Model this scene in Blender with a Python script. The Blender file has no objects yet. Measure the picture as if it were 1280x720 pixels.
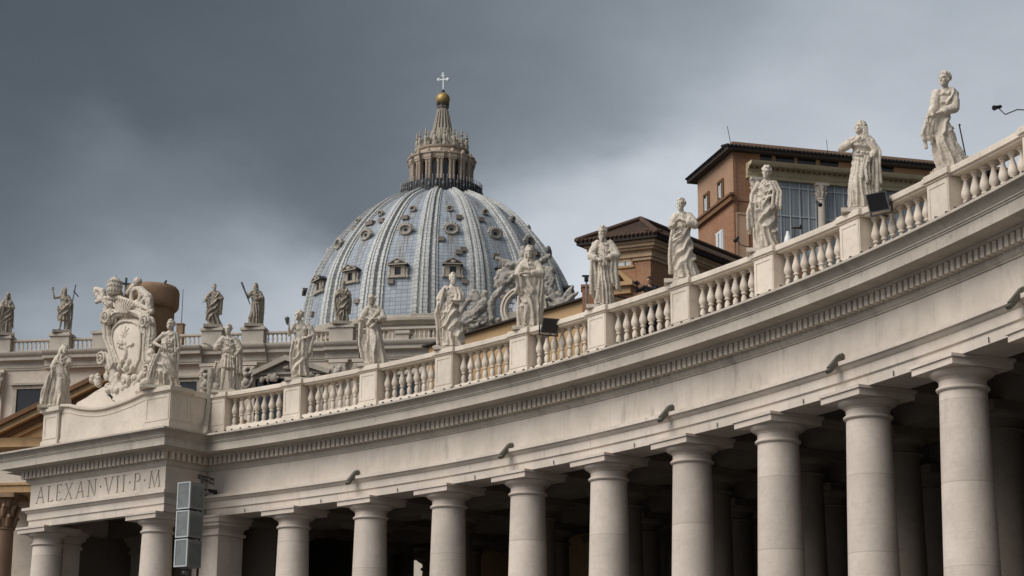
import bpy, bmesh, math, random
import numpy as np
from mathutils import Vector, Matrix, noise
rnd = random.Random(7)
PI = math.pi
R_ = math.radians
scene = bpy.context.scene
col = scene.collection

# ------------------------------------------------------------------ camera
CF, CP, CR = 2450.5, .2532, .0078          # focal length (px of a 1280 px wide picture), pitch, roll
AX, AY, AR, A0, AD = -54.7192, 23.769, 71.4777, .8706, -.0618   # colonnade arc: centre, radius, first column, step
EYE = Vector((0, 0, 1.6))
_right = Vector((1, 0, 0)); _up = Vector((0, -math.sin(CP), math.cos(CP))); FW = Vector((0, math.cos(CP), math.sin(CP)))
RV = _right*math.cos(CR) + _up*math.sin(CR)
UV = _up*math.cos(CR) - _right*math.sin(CR)
cam = bpy.data.cameras.new('camera'); camo = bpy.data.objects.new('camera', cam); col.objects.link(camo)
cam.sensor_width = 36; cam.lens = 36*CF/1280
cam.clip_start = .5; cam.clip_end = 6000
M4 = Matrix((RV, UV, -FW)).transposed().to_4x4(); M4.translation = EYE
camo.matrix_world = M4
scene.camera = camo

# ------------------------------------------------------------------ light and exposure
vs = scene.view_settings
vs.view_transform = 'Standard'; vs.look = 'None'; vs.gamma = 1; vs.exposure = 1.08
vs.use_curve_mapping = False
SUN_EL, SUN_AZ = R_(43), R_(240)           # azimuth clockwise from +Y: behind the camera, a little to the left
sl = bpy.data.lights.new('sun', 'SUN'); sl.energy = 1.5; sl.angle = R_(46); sl.color = (1, .955, .905)
so = bpy.data.objects.new('sun', sl); col.objects.link(so)
sd = Vector((math.sin(SUN_AZ)*math.cos(SUN_EL), math.cos(SUN_AZ)*math.cos(SUN_EL), math.sin(SUN_EL)))
so.rotation_euler = (-sd).to_track_quat('-Z', 'Y').to_euler(); so.location = sd*300

def ray(px, py): return FW*CF + RV*(px-640) + UV*(360-py)

wd = bpy.data.worlds.new('World'); scene.world = wd; wd.use_nodes = True
def make_sky():
    nt = wd.node_tree; N = nt.nodes; L = nt.links; N.clear()
    out = N.new('ShaderNodeOutputWorld'); bg = N.new('ShaderNodeBackground'); L.new(bg.outputs[0], out.inputs[0])
    bg.inputs[1].default_value = .1
    sky = N.new('ShaderNodeTexSky'); sky.sky_type = 'NISHITA'; sky.sun_disc = False
    sky.sun_elevation = SUN_EL; sky.sun_rotation = SUN_AZ
    tc = N.new('ShaderNodeTexCoord')
    def math_(op, a, b=None, c=None):
        m = N.new('ShaderNodeMath'); m.operation = op
        for i, v in enumerate((a, b, c)):
            if v is None: continue
            if isinstance(v, (int, float)): m.inputs[i].default_value = v
            else: L.new(v, m.inputs[i])
        return m.outputs[0]
    def nz(scale, det, rough, stretch=(1, 1, 1), off=(0, 0, 0)):
        mp = N.new('ShaderNodeMapping'); mp.inputs['Scale'].default_value = stretch; mp.inputs['Location'].default_value = off
        L.new(tc.outputs['Generated'], mp.inputs[0])
        n = N.new('ShaderNodeTexNoise'); n.inputs['Scale'].default_value = scale; n.inputs['Detail'].default_value = det
        n.inputs['Roughness'].default_value = rough
        L.new(mp.outputs[0], n.inputs['Vector']); return n
    # wander the direction a little so that the banks of cloud have uneven edges
    w = nz(9, 5, .55, (1, 1, 1.7))
    sub = N.new('ShaderNodeVectorMath'); sub.operation = 'SUBTRACT'; L.new(w.outputs['Color'], sub.inputs[0]); sub.inputs[1].default_value = (.5, .5, .5)
    sc = N.new('ShaderNodeVectorMath'); sc.operation = 'SCALE'; L.new(sub.outputs[0], sc.inputs[0]); sc.inputs['Scale'].default_value = .075
    ad = N.new('ShaderNodeVectorMath'); ad.operation = 'ADD'; L.new(tc.outputs['Generated'], ad.inputs[0]); L.new(sc.outputs[0], ad.inputs[1])
    nm = N.new('ShaderNodeVectorMath'); nm.operation = 'NORMALIZE'; L.new(ad.outputs[0], nm.inputs[0])
    # cloud banks: direction (as seen from the square), spread, brightness
    banks = SKY_BANKS
    tot = None; wsum = None
    for (px, py, sg, val) in banks:
        d = ray(px, py).normalized(); s = sg/CF
        dp = N.new('ShaderNodeVectorMath'); dp.operation = 'DOT_PRODUCT'; L.new(nm.outputs[0], dp.inputs[0]); dp.inputs[1].default_value = d
        e = math_('DIVIDE', math_('SUBTRACT', dp.outputs['Value'], 1.0), s*s)
        g = math_('POWER', math.e, e)
        t = math_('MULTIPLY', g, val)
        tot = t if tot is None else math_('ADD', tot, t)
        wsum = g if wsum is None else math_('ADD', wsum, g)
    base_w = .0006
    sep = N.new('ShaderNodeSeparateXYZ'); L.new(tc.outputs['Generated'], sep.inputs[0])
    back = math_('MULTIPLY_ADD', sep.outputs['X'], -.26, math_('MULTIPLY_ADD', sep.outputs['Y'], -.10, .30))        # the sky behind the camera is the brighter half
    v = math_('DIVIDE', math_('MULTIPLY_ADD', back, base_w, tot), math_('ADD', wsum, base_w))
    n2 = nz(5.5, 7, .55, (1, 1, 2.2), (3.1, 1.2, .4))
    n3 = nz(26, 5, .5, (1, 1, 1.6), (1.1, 7.2, .4))
    v = math_('MULTIPLY', v, math_('MULTIPLY_ADD', n2.outputs['Fac'], .5, .75))
    v = math_('MULTIPLY', v, math_('MULTIPLY_ADD', n3.outputs['Fac'], .12, .94))
    ramp = N.new('ShaderNodeValToRGB'); L.new(v, ramp.inputs[0])
    els = ramp.color_ramp.elements
    def g(x, c): return (x*c[0], x*c[1], x*c[2], 1)
    els[0].position = 0; els[0].color = (0, 0, 0, 1)
    els[1].position = 1; els[1].color = g(1, (.97, 1.0, 1.06))
    e = els.new(.12); e.color = g(.12, (.86, 1.0, 1.115))
    e = els.new(.35); e.color = g(.35, (.90, 1.0, 1.105))
    mul = N.new('ShaderNodeVectorMath'); mul.operation = 'SCALE'; L.new(ramp.outputs[0], mul.inputs[0]); mul.inputs['Scale'].default_value = 10/(2**vs.exposure)
    mix = N.new('ShaderNodeMix'); mix.data_type = 'RGBA'; mix.inputs[0].default_value = .96
    L.new(sky.outputs[0], mix.inputs[6]); L.new(mul.outputs[0], mix.inputs[7])
    L.new(mix.outputs[2], bg.inputs[0])
# picture-independent list of cloud banks: compass direction given through the view, spread, brightness
SKY_BANKS = [(40, 30, 130, .085), (250, 60, 130, .10), (450, 60, 110, .135), (620, 50, 110, .19), (560, 200, 70, .21), (330, 170, 70, .125), (420, 230, 60, .16), (60, 330, 80, .19), (40, 200, 60, .14), (120, 205, 40, .27),
             (210, 225, 40, .21), (300, 240, 45, .24), (240, 300, 60, .27), (370, 345, 40, .56), (330, 310, 40, .38), (60, 420, 45, .50), (190, 385, 50, .46), (300, 400, 50, .52), (140, 300, 50, .21),
             (800, 60, 90, .26), (760, 150, 55, .27), (690, 190, 45, .33), (640, 140, 60, .225), (740, 255, 40, .68), (690, 290, 50, .58), (800, 230, 40, .70), (960, 150, 70, .62), (900, 120, 60, .45), (900, 40, 80, .32),
             (1060, 50, 80, .42), (1060, 130, 60, .58), (1220, 30, 90, .42), (1250, 140, 70, .60), (870, 215, 40, .74), (1110, 190, 60, .66), (640, 290, 40, .52), (720, 340, 40, .74), (600, 250, 40, .36)]
make_sky()

# ------------------------------------------------------------------ where things stand: helpers
def aty(px, py, y):
    d = ray(px, py); return EYE + d*(y/d.y)
def atz(px, py, z):
    d = ray(px, py); return EYE + d*((z-EYE.z)/d.z)
def arc(i, off=0, z=0):
    t = A0 + AD*i; return Vector((AX + (AR-off)*math.cos(t), AY + (AR-off)*math.sin(t), z))
def arc_yaw(i):                              # rotation that turns local -Y towards the centre of the square
    t = A0 + AD*i; return math.atan2(-math.cos(t), math.sin(t))
def face_cam(p): return math.atan2(-p.x, p.y) if True else 0
class Frame:                                 # a building's own frame: local x to the right along its front, local y away from us
    def __init__(s, o, ang):
        s.o = Vector(o); s.ang = ang; s.x = Vector((math.cos(ang), math.sin(ang), 0)); s.y = Vector((-math.sin(ang), math.cos(ang), 0))
    def at(s, px, py, y=0.):                 # front plane at depth y: (x, z)
        d = ray(px, py); k = (s.o + s.y*y - EYE).dot(s.y)/d.dot(s.y); p = EYE + d*k - s.o
        return p.dot(s.x), p.z
    def side(s, px, py, x=0.):               # side plane at x: (y, z)
        d = ray(px, py); k = (s.o + s.x*x - EYE).dot(s.x)/d.dot(s.x); p = EYE + d*k - s.o
        return p.dot(s.y), p.z
    def w(s, x, y, z): return s.o + s.x*x + s.y*y + Vector((0, 0, z))

# ------------------------------------------------------------------ mesh helpers
class MB:
    def __init__(s): s.v = []; s.f = []; s.uv = {}
    def add(s, vs_, fs):
        b = len(s.v); s.v.extend([tuple(p) for p in vs_]); s.f.extend([tuple(b+i for i in f) for f in fs]); return s
    def box(s, x0, x1, y0, y1, z0, z1, m=None):
        p = [Vector(q) for q in ((x0,y0,z0),(x1,y0,z0),(x1,y1,z0),(x0,y1,z0),(x0,y0,z1),(x1,y0,z1),(x1,y1,z1),(x0,y1,z1))]
        if m: p = [m @ q for q in p]
        return s.add(p, [(0,3,2,1),(4,5,6,7),(0,1,5,4),(1,2,6,5),(2,3,7,6),(3,0,4,7)])
    def tube(s, pts, radii, seg=10, flat=(1, 1), up=None):
        pts = [Vector(p) for p in pts]
        if isinstance(radii, (int, float)): radii = [radii]*len(pts)
        n = len(pts)
        rings = []; prev = None
        P = [pts[0]] + pts + [pts[-1]]
        for k in range(n):
            t = (pts[min(k+1, n-1)] - pts[max(k-1, 0)])
            if t.length < 1e-9: t = Vector((0, 0, 1))
            t.normalize()
            if prev is None:
                a = Vector(up) if up else (Vector((1, 0, 0)) if abs(t.x) < .8 else Vector((0, 1, 0)))
            else: a = prev
            a = (a - t*a.dot(t)).normalized(); b = t.cross(a); prev = a
            rings.append((pts[k], a, b, t, radii[k]))
        # round ends
        full = []
        c, a, b, t, r = rings[0]
        for q in (.95, .6): full.append((c - t*r*q*.8, a, b, r*math.sqrt(1-q*q*.95)))
        for c, a, b, t, r in rings: full.append((c, a, b, r))
        c, a, b, t, r = rings[-1]
        for q in (.6, .95): full.append((c + t*r*q*.8, a, b, r*math.sqrt(1-q*q*.95)))
        vv = []; ff = []
        for c, a, b, r in full:
            for j in range(seg):
                th = 2*PI*j/seg; vv.append(c + a*(r*flat[0]*math.cos(th)) + b*(r*flat[1]*math.sin(th)))
        m = len(full)
        for k in range(m-1):
            for j in range(seg):
                j2 = (j+1) % seg; ff.append((k*seg+j, k*seg+j2, (k+1)*seg+j2, (k+1)*seg+j))
        ff.append(tuple(range(seg))[::-1]); ff.append(tuple((m-1)*seg+j for j in range(seg)))
        return s.add(vv, ff)
    def bar(s, p, q, w, h=None):             # straight square bar
        p = Vector(p); q = Vector(q); t = (q-p).normalized(); h = h or w
        a = Vector((0, 0, 1)) if abs(t.z) < .9 else Vector((1, 0, 0))
        b = t.cross(a).normalized(); a = b.cross(t).normalized(); vv = []
        for c in (p, q):
            for i, j in ((-1,-1),(1,-1),(1,1),(-1,1)): vv.append(c + b*(w/2*i) + a*(h/2*j))
        return s.add(vv, [(3,2,1,0),(4,5,6,7),(0,1,5,4),(1,2,6,5),(2,3,7,6),(3,0,4,7)])
    def ball(s, c, r, seg=14, rings=9, rot=None):
        if isinstance(r, (int, float)): r = (r, r, r)
        c = Vector(c); vv = [Vector((0, 0, 1))]; ff = []
        for k in range(1, rings):
            ph = PI*k/rings
            for j in range(seg):
                th = 2*PI*j/seg; vv.append(Vector((math.sin(ph)*math.cos(th), math.sin(ph)*math.sin(th), math.cos(ph))))
        vv.append(Vector((0, 0, -1)))
        for j in range(seg): ff.append((0, 1+j, 1+(j+1) % seg))
        for k in range(rings-2):
            for j in range(seg):
                a = 1+k*seg; ff.append((a+j, a+seg+j, a+seg+(j+1) % seg, a+(j+1) % seg))
        e = len(vv)-1; a = 1+(rings-2)*seg
        for j in range(seg): ff.append((a+j, e, a+(j+1) % seg))
        vv = [Vector((p.x*r[0], p.y*r[1], p.z*r[2])) for p in vv]
        if rot is not None: vv = [rot @ p for p in vv]
        return s.add([p+c for p in vv], ff)
    def lathe(s, prof, seg=32, c=(0, 0, 0), a0=0., uv=None):
        c = Vector(c); vv = []; ff = []; n = len(prof); b = len(s.v); nf = len(s.f)
        for r, z in prof:
            for j in range(seg):
                th = a0 + 2*PI*j/seg; vv.append(c + Vector((r*math.cos(th), r*math.sin(th), z)))
        for k in range(n-1):
            for j in range(seg): ff.append((k*seg+j, k*seg+(j+1) % seg, (k+1)*seg+(j+1) % seg, (k+1)*seg+j))
        if uv:                               # u runs round, v along the profile
            ln = [0]
            for k in range(1, n): ln.append(ln[-1] + math.hypot(prof[k][0]-prof[k-1][0], prof[k][1]-prof[k-1][1]))
            q = nf
            for k in range(n-1):
                for j in range(seg):
                    s.uv[q] = ((j/seg*uv, ln[k]), ((j+1)/seg*uv, ln[k]), ((j+1)/seg*uv, ln[k+1]), (j/seg*uv, ln[k+1])); q += 1
        if prof[0][0] > 1e-4: ff.append(tuple(range(seg))[::-1])
        if prof[-1][0] > 1e-4: ff.append(tuple((n-1)*seg+j for j in range(seg)))
        return s.add(vv, ff)
    def prism(s, poly, y0, y1, m=None):      # polygon in x,z pushed through y
        n = len(poly); vv = [Vector((x, y0, z)) for x, z in poly] + [Vector((x, y1, z)) for x, z in poly]
        if m: vv = [m @ p for p in vv]
        return s.add(vv, [tuple(range(n)), tuple(range(2*n-1, n-1, -1))] + [(i, n+i, n+(i+1) % n, (i+1) % n) for i in range(n)])
    def rings(s, rings_, close=True, caps=True):   # skin a list of equal rings of points
        n = len(rings_[0]); vv = [p for r in rings_ for p in r]; ff = []
        for k in range(len(rings_)-1):
            for j in range(n if close else n-1):
                j2 = (j+1) % n; ff.append((k*n+j, k*n+j2, (k+1)*n+j2, (k+1)*n+j))
        if caps: ff.append(tuple(range(n))[::-1]); ff.append(tuple((len(rings_)-1)*n+j for j in range(n)))
        return s.add(vv, ff)
    def build(s, name, mat, parent=None, smooth=35, world=False, recalc=True):
        me = bpy.data.meshes.new(name); me.from_pydata(s.v, [], s.f)
        if s.uv:
            ul = me.uv_layers.new(name='UVMap')
            for p in me.polygons:
                q = s.uv.get(p.index)
                if q:
                    for li, c in zip(p.loop_indices, q): ul.data[li].uv = c
        if recalc:
            bm = bmesh.new(); bm.from_mesh(me); bmesh.ops.recalc_face_normals(bm, faces=bm.faces); bm.to_mesh(me); bm.free()
        me.polygons.foreach_set('use_smooth', [True]*len(me.polygons))
        me.set_sharp_from_angle(angle=R_(smooth)); me.materials.append(mat)
        o = bpy.data.objects.new(name, me); col.objects.link(o)
        if parent:
            o.parent = parent
            if world: o.location = -parent.location
        return o
def fuse(mb, name, mat, parent, voxel, smooth=2, world=False, rough=0., freq=8.):
    """melt overlapping closed shapes into one continuous carved surface"""
    me = bpy.data.meshes.new(name); me.from_pydata(mb.v, [], mb.f)
    bm = bmesh.new(); bm.from_mesh(me); bmesh.ops.recalc_face_normals(bm, faces=bm.faces); bm.to_mesh(me); bm.free()
    o = bpy.data.objects.new(name, me); col.objects.link(o)
    r = o.modifiers.new('r', 'REMESH'); r.mode = 'VOXEL'; r.voxel_size = voxel
    if smooth:
        m = o.modifiers.new('s', 'SMOOTH'); m.factor = .5; m.iterations = smooth
    dg = bpy.context.evaluated_depsgraph_get(); dg.update()
    new = bpy.data.meshes.new_from_object(o.evaluated_get(dg))
    o.modifiers.clear(); o.data = new; bpy.data.meshes.remove(me)
    if rough:                                # chisel marks and weathering in the carved surface
        nn = [v.normal.copy() for v in new.vertices]
        for v, n in zip(new.vertices, nn):
            p = v.co*freq; v.co += n*(rough*(noise.noise(p)*.6 - abs(noise.noise(p*2.1+Vector((7, 3, 1))))*1.1 + .35))
    new.name = name; new.materials.clear(); new.materials.append(mat)
    new.polygons.foreach_set('use_smooth', [True]*len(new.polygons))
    o.parent = parent
    if world and parent: o.location = -parent.location
    return o
def tag(o, label=None, cat=None, group=None, kind=None):
    if label: o['label'] = label
    if cat: o['category'] = cat
    if group: o['group'] = group
    if kind: o['kind'] = kind
    return o
def empty(name, loc=(0, 0, 0), rz=0., label=None, cat=None, group=None):
    o = bpy.data.objects.new(name, None); col.objects.link(o); o.location = loc; o.rotation_euler = (0, 0, rz)
    o.empty_display_size = .3
    return tag(o, label, cat, group)
def copy_tree(o, parent=None):
    c = o.copy(); col.objects.link(c)
    if parent is not None: c.parent = parent
    for ch in [q for q in bpy.data.objects if q.parent == o]: copy_tree(ch, c)
    return c

# ------------------------------------------------------------------ materials
def new_mat(name):
    m = bpy.data.materials.new(name); m.use_nodes = True
    nt = m.node_tree; b = nt.nodes['Principled BSDF']
    return m, nt, b
class NB:
    def __init__(s, nt): s.nt = nt; s.N = nt.nodes; s.L = nt.links; s.g = s.N.new('ShaderNodeNewGeometry'); s.tc = s.N.new('ShaderNodeTexCoord')
    def put(s, sock, v):
        if isinstance(v, bpy.types.NodeSocket): s.L.new(v, sock)
        else: sock.default_value = v
    def m(s, op, a, b=0., c=0.):
        n = s.N.new('ShaderNodeMath'); n.operation = op; s.put(n.inputs[0], a); s.put(n.inputs[1], b); s.put(n.inputs[2], c); return n.outputs[0]
    def noise(s, scale, det=4, rough=.55, stretch=(1, 1, 1), src=None, off=(0, 0, 0)):
        mp = s.N.new('ShaderNodeMapping'); mp.inputs['Scale'].default_value = stretch; mp.inputs['Location'].default_value = off
        s.L.new(src or s.g.outputs['Position'], mp.inputs[0])
        n = s.N.new('ShaderNodeTexNoise'); n.inputs['Scale'].default_value = scale; n.inputs['Detail'].default_value = det; n.inputs['Roughness'].default_value = rough
        s.L.new(mp.outputs[0], n.inputs['Vector']); return n.outputs['Fac']
    def sstep(s, v, a, b):
        n = s.N.new('ShaderNodeMapRange'); n.interpolation_type = 'SMOOTHSTEP'; s.put(n.inputs[0], v); n.inputs[1].default_value = a; n.inputs[2].default_value = b; return n.outputs[0]
    def mix(s, f, a, b, mode='MIX'):
        n = s.N.new('ShaderNodeMix'); n.data_type = 'RGBA'; n.blend_type = mode; s.put(n.inputs[0], f)
        for i, v in ((6, a), (7, b)):
            if isinstance(v, bpy.types.NodeSocket): s.L.new(v, n.inputs[i])
            else: n.inputs[i].default_value = (*v, 1) if len(v) == 3 else v
        return n.outputs[2]
    def bump(s, h, dist, strength=1.):
        n = s.N.new('ShaderNodeBump'); n.inputs['Distance'].default_value = dist; n.inputs['Strength'].default_value = strength; s.L.new(h, n.inputs['Height']); return n.outputs[0]
def stone(name, base, dark, light=None, scale=1., streak=.35, spots=.3, bump=.02, bands=0., joints=None, rough=.85, grain=.25, blocks=0., vary=0.):
    """weathered stone: broad mottling, fine grain, rain streaks, lichen spots, optional bedding bands and block joints"""
    m, nt, b = new_mat(name); k = NB(nt)
    light = light or tuple(min(1, c*1.18) for c in base)
    n1 = k.noise(.55*scale, 5, .6); n2 = k.noise(5*scale, 5, .65, off=(5, 3, 1))
    c = k.mix(k.sstep(n1, .35, .68), base, light)
    c = k.mix(k.m('MULTIPLY', k.sstep(n2, .45, .75), grain), c, dark)
    st = k.noise(2.2*scale, 4, .6, (1, 1, .09), off=(9, 2, 7)); big = k.noise(.35*scale, 3, .5, off=(1, 8, 4))
    f = k.m('MULTIPLY', k.sstep(st, .5, .72), k.sstep(big, .38, .62))
    c = k.mix(k.m('MULTIPLY', f, streak), c, dark)
    sp = k.noise(1.6*scale, 7, .72, off=(4, 4, 9))
    c = k.mix(k.m('MULTIPLY', k.sstep(sp, .56, .68), spots), c, tuple(q*.55 for q in dark))
    h = k.m('MULTIPLY_ADD', k.noise(14*scale, 5, .7), .5, k.m('MULTIPLY', n2, .6))
    if bands:
        bd = k.noise(3*scale, 5, .65, (.25, .25, 4.)); bf = k.noise(9*scale, 4, .6, (.2, .2, 4.), off=(2, 2, 2))
        c = k.mix(k.m('MULTIPLY', k.sstep(bd, .45, .7), bands), c, dark)
        c = k.mix(k.m('MULTIPLY', k.sstep(bf, .6, .74), bands*.4), c, tuple(q*.6 for q in dark))
        h = k.m('ADD', h, k.m('MULTIPLY', k.sstep(bf, .75, .5), .25))
    def wn(v):
        n = k.N.new('ShaderNodeTexWhiteNoise'); n.noise_dimensions = '1D'; k.put(n.inputs['W'], v); return n.outputs['Value']
    if vary:                                 # every piece its own tone
        oi = k.N.new('ShaderNodeObjectInfo'); v = k.m('MULTIPLY_ADD', oi.outputs['Random'], vary*2, 1-vary)
        vm = k.N.new('ShaderNodeVectorMath'); vm.operation = 'SCALE'; k.L.new(c, vm.inputs[0]); k.L.new(v, vm.inputs['Scale']); c = vm.outputs[0]
    if blocks:                               # long blocks laid along the curve, with thin joints, odd patches and rain marks
        s = k.N.new('ShaderNodeSeparateXYZ'); k.L.new(k.g.outputs['Position'], s.inputs[0])
        an = k.m('DIVIDE', k.m('ARCTAN2', k.m('SUBTRACT', s.outputs[1], AY), k.m('SUBTRACT', s.outputs[0], AX)), -AD)
        cell = k.m('MULTIPLY', an, blocks); row = k.m('FLOOR', k.m('MULTIPLY', k.m('ADD', s.outputs[2], .54), 1.01))
        cell = k.m('ADD', cell, k.m('MULTIPLY', row, .37)); idn = k.m('ADD', k.m('FLOOR', cell), k.m('MULTIPLY', row, 57.))
        v = k.m('MULTIPLY_ADD', wn(idn), .09, .95); vm = k.N.new('ShaderNodeVectorMath'); vm.operation = 'SCALE'; k.L.new(c, vm.inputs[0]); k.L.new(v, vm.inputs['Scale']); c = vm.outputs[0]
        fr = k.m('FRACT', cell); j = k.m('LESS_THAN', k.m('ABSOLUTE', k.m('SUBTRACT', fr, .5)), 10); j = k.m('MAXIMUM', k.m('LESS_THAN', fr, .006*blocks), k.m('GREATER_THAN', fr, 1-.004*blocks))
        c = k.mix(k.m('MULTIPLY', j, .16), c, tuple(q*.5 for q in dark))
        cb = k.N.new('ShaderNodeCombineXYZ'); k.L.new(k.m('MULTIPLY', an, 6.), cb.inputs[0]); k.L.new(k.m('MULTIPLY', s.outputs[2], .35), cb.inputs[1])
        rn = k.noise(1.5, 5, .65, src=cb.outputs[0]); gate = k.noise(.12, 3, .5, off=(3, 9, 2))
        c = k.mix(k.m('MULTIPLY', k.m('MULTIPLY', k.sstep(rn, .54, .72), k.sstep(gate, .42, .6)), .5), c, tuple(q*.7 for q in dark))
        pt = k.noise(.9, 2, .4, off=(8, 1, 5)); c = k.mix(k.m('MULTIPLY', k.sstep(pt, .60, .64), .35), c, light)
    if joints:
        hz, jw, da = joints
        s = k.N.new('ShaderNodeSeparateXYZ'); k.L.new(k.g.outputs['Position'], s.inputs[0])
        oi = k.N.new('ShaderNodeObjectInfo'); zz = k.m('ADD', s.outputs[2], k.m('MULTIPLY', oi.outputs['Random'], 6.))
        fr = k.m('FRACT', k.m('DIVIDE', zz, hz)); j = k.m('LESS_THAN', fr, jw/hz)
        c = k.mix(k.m('MULTIPLY', j, da), c, tuple(q*.5 for q in dark))
        dv = k.m('MULTIPLY_ADD', wn(k.m('ADD', k.m('FLOOR', k.m('DIVIDE', zz, hz)), k.m('MULTIPLY', oi.outputs['Random'], 91.))), .16, .91); vm = k.N.new('ShaderNodeVectorMath'); vm.operation = 'SCALE'; k.L.new(c, vm.inputs[0]); k.L.new(dv, vm.inputs['Scale']); c = vm.outputs[0]
    k.L.new(c, b.inputs['Base Color']); b.inputs['Roughness'].default_value = rough
    b.inputs['Specular IOR Level'].default_value = .25
    k.L.new(k.bump(h, bump), b.inputs['Normal'])
    return m
def plain(name, colr, rough=.6, metal=0., var=.2, scale=6., spec=.4):
    m, nt, b = new_mat(name); k = NB(nt)
    n = k.noise(scale, 5, .65); c = k.mix(k.sstep(n, .35, .7), colr, tuple(q*(1-var) for q in colr))
    k.L.new(c, b.inputs['Base Color']); b.inputs['Roughness'].default_value = rough; b.inputs['Metallic'].default_value = metal
    b.inputs['Specular IOR Level'].default_value = spec
    return m
def brick_mat(name, c1, c2, mortar, stain, scale=1.):
    m, nt, b = new_mat(name); k = NB(nt)
    s = k.N.new('ShaderNodeSeparateXYZ'); k.L.new(k.tc.outputs['Object'], s.inputs[0])
    cb = k.N.new('ShaderNodeCombineXYZ'); k.L.new(k.m('ADD', s.outputs[0], s.outputs[1]), cb.inputs[0]); k.L.new(s.outputs[2], cb.inputs[1])
    br = k.N.new('ShaderNodeTexBrick'); k.L.new(cb.outputs[0], br.inputs['Vector']); br.inputs['Scale'].default_value = 1/scale
    br.inputs['Color1'].default_value = (*c1, 1); br.inputs['Color2'].default_value = (*c2, 1); br.inputs['Mortar'].default_value = (*mortar, 1)
    br.inputs['Brick Width'].default_value = .56; br.inputs['Row Height'].default_value = .16; br.inputs['Mortar Size'].default_value = .016
    n = k.noise(.35, 6, .65); n2 = k.noise(2.2, 5, .7, off=(3, 3, 3))
    c = k.mix(k.m('MULTIPLY', k.sstep(n, .42, .66), .55), br.outputs['Color'], stain)
    c = k.mix(k.m('MULTIPLY', k.sstep(n2, .5, .72), .35), c, tuple(q*.55 for q in c1))
    st = k.noise(1.6, 4, .6, (1, 1, .1)); c = k.mix(k.m('MULTIPLY', k.sstep(st, .55, .75), .3), c, tuple(q*.5 for q in c1))
    k.L.new(c, b.inputs['Base Color']); b.inputs['Roughness'].default_value = .9; b.inputs['Specular IOR Level'].default_value = .2
    k.L.new(k.bump(k.m('ADD', k.m('MULTIPLY', br.outputs['Fac'], -1.), n2), .02), b.inputs['Normal'])
    return m
def lead_mat(name, base, light, dark, rib=False):
    """sheets of grey lead with seams, pale bloom and brown run-off"""
    m, nt, b = new_mat(name); k = NB(nt)
    br = k.N.new('ShaderNodeTexBrick'); k.L.new(k.tc.outputs['UV'], br.inputs['Vector'])
    br.offset = .0 if not rib else .5
    br.inputs['Scale'].default_value = 1; br.inputs['Brick Width'].default_value = .86; br.inputs['Row Height'].default_value = .72
    br.inputs['Mortar Size'].default_value = .035; br.inputs['Mortar Smooth'].default_value = .4
    br.inputs['Color1'].default_value = (*base, 1); br.inputs['Color2'].default_value = (*light, 1); br.inputs['Mortar'].default_value = (*dark, 1)
    n1 = k.noise(.16, 5, .6); n2 = k.noise(1.1, 6, .68)
    c = k.mix(k.m('MULTIPLY', k.sstep(n1, .38, .66), .5), br.outputs['Color'], light)
    c = k.mix(k.m('MULTIPLY', k.sstep(n2, .5, .72), .38), c, dark)
    mp = k.N.new('ShaderNodeMapping'); mp.inputs['Scale'].default_value = (1, .07, 1); k.L.new(k.tc.outputs['UV'], mp.inputs[0])
    st = k.N.new('ShaderNodeTexNoise'); st.inputs['Scale'].default_value = 1.3; st.inputs['Detail'].default_value = 5; st.inputs['Roughness'].default_value = .65; k.L.new(mp.outputs[0], st.inputs['Vector'])
    c = k.mix(k.m('MULTIPLY', k.sstep(st.outputs['Fac'], .54, .7), .55), c, (.17, .15, .12))
    if not rib:                              # brown run-off below the dormers, once in every bay
        su = k.N.new('ShaderNodeSeparateXYZ'); k.L.new(k.tc.outputs['UV'], su.inputs[0])
        fr = k.m('ABSOLUTE', k.m('SUBTRACT', k.m('FRACT', k.m('DIVIDE', su.outputs[0], 8.)), .5))
        fine = k.N.new('ShaderNodeTexNoise'); fine.inputs['Scale'].default_value = 4.; fine.inputs['Detail'].default_value = 4; k.L.new(mp.outputs[0], fine.inputs['Vector'])
        sf = k.m('MULTIPLY', k.sstep(fr, .17, .05), k.sstep(fine.outputs['Fac'], .42, .6))
        lo = k.m('MULTIPLY', k.sstep(su.outputs[1], 4., 11.), k.sstep(su.outputs[1], 33., 30.))
        c = k.mix(k.m('MULTIPLY', k.m('MULTIPLY', sf, lo), .75), c, (.16, .135, .10))
        edge = k.m('MULTIPLY', k.sstep(fr, .34, .42), k.sstep(fine.outputs['Fac'], .45, .62))
        c = k.mix(k.m('MULTIPLY', edge, .5), c, (.13, .125, .115))
    k.L.new(c, b.inputs['Base Color']); b.inputs['Roughness'].default_value = .62; b.inputs['Specular IOR Level'].default_value = .35
    k.L.new(k.bump(k.m('MULTIPLY_ADD', br.outputs['Fac'], -1.2, n2), .05), b.inputs['Normal'])
    return m
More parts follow.
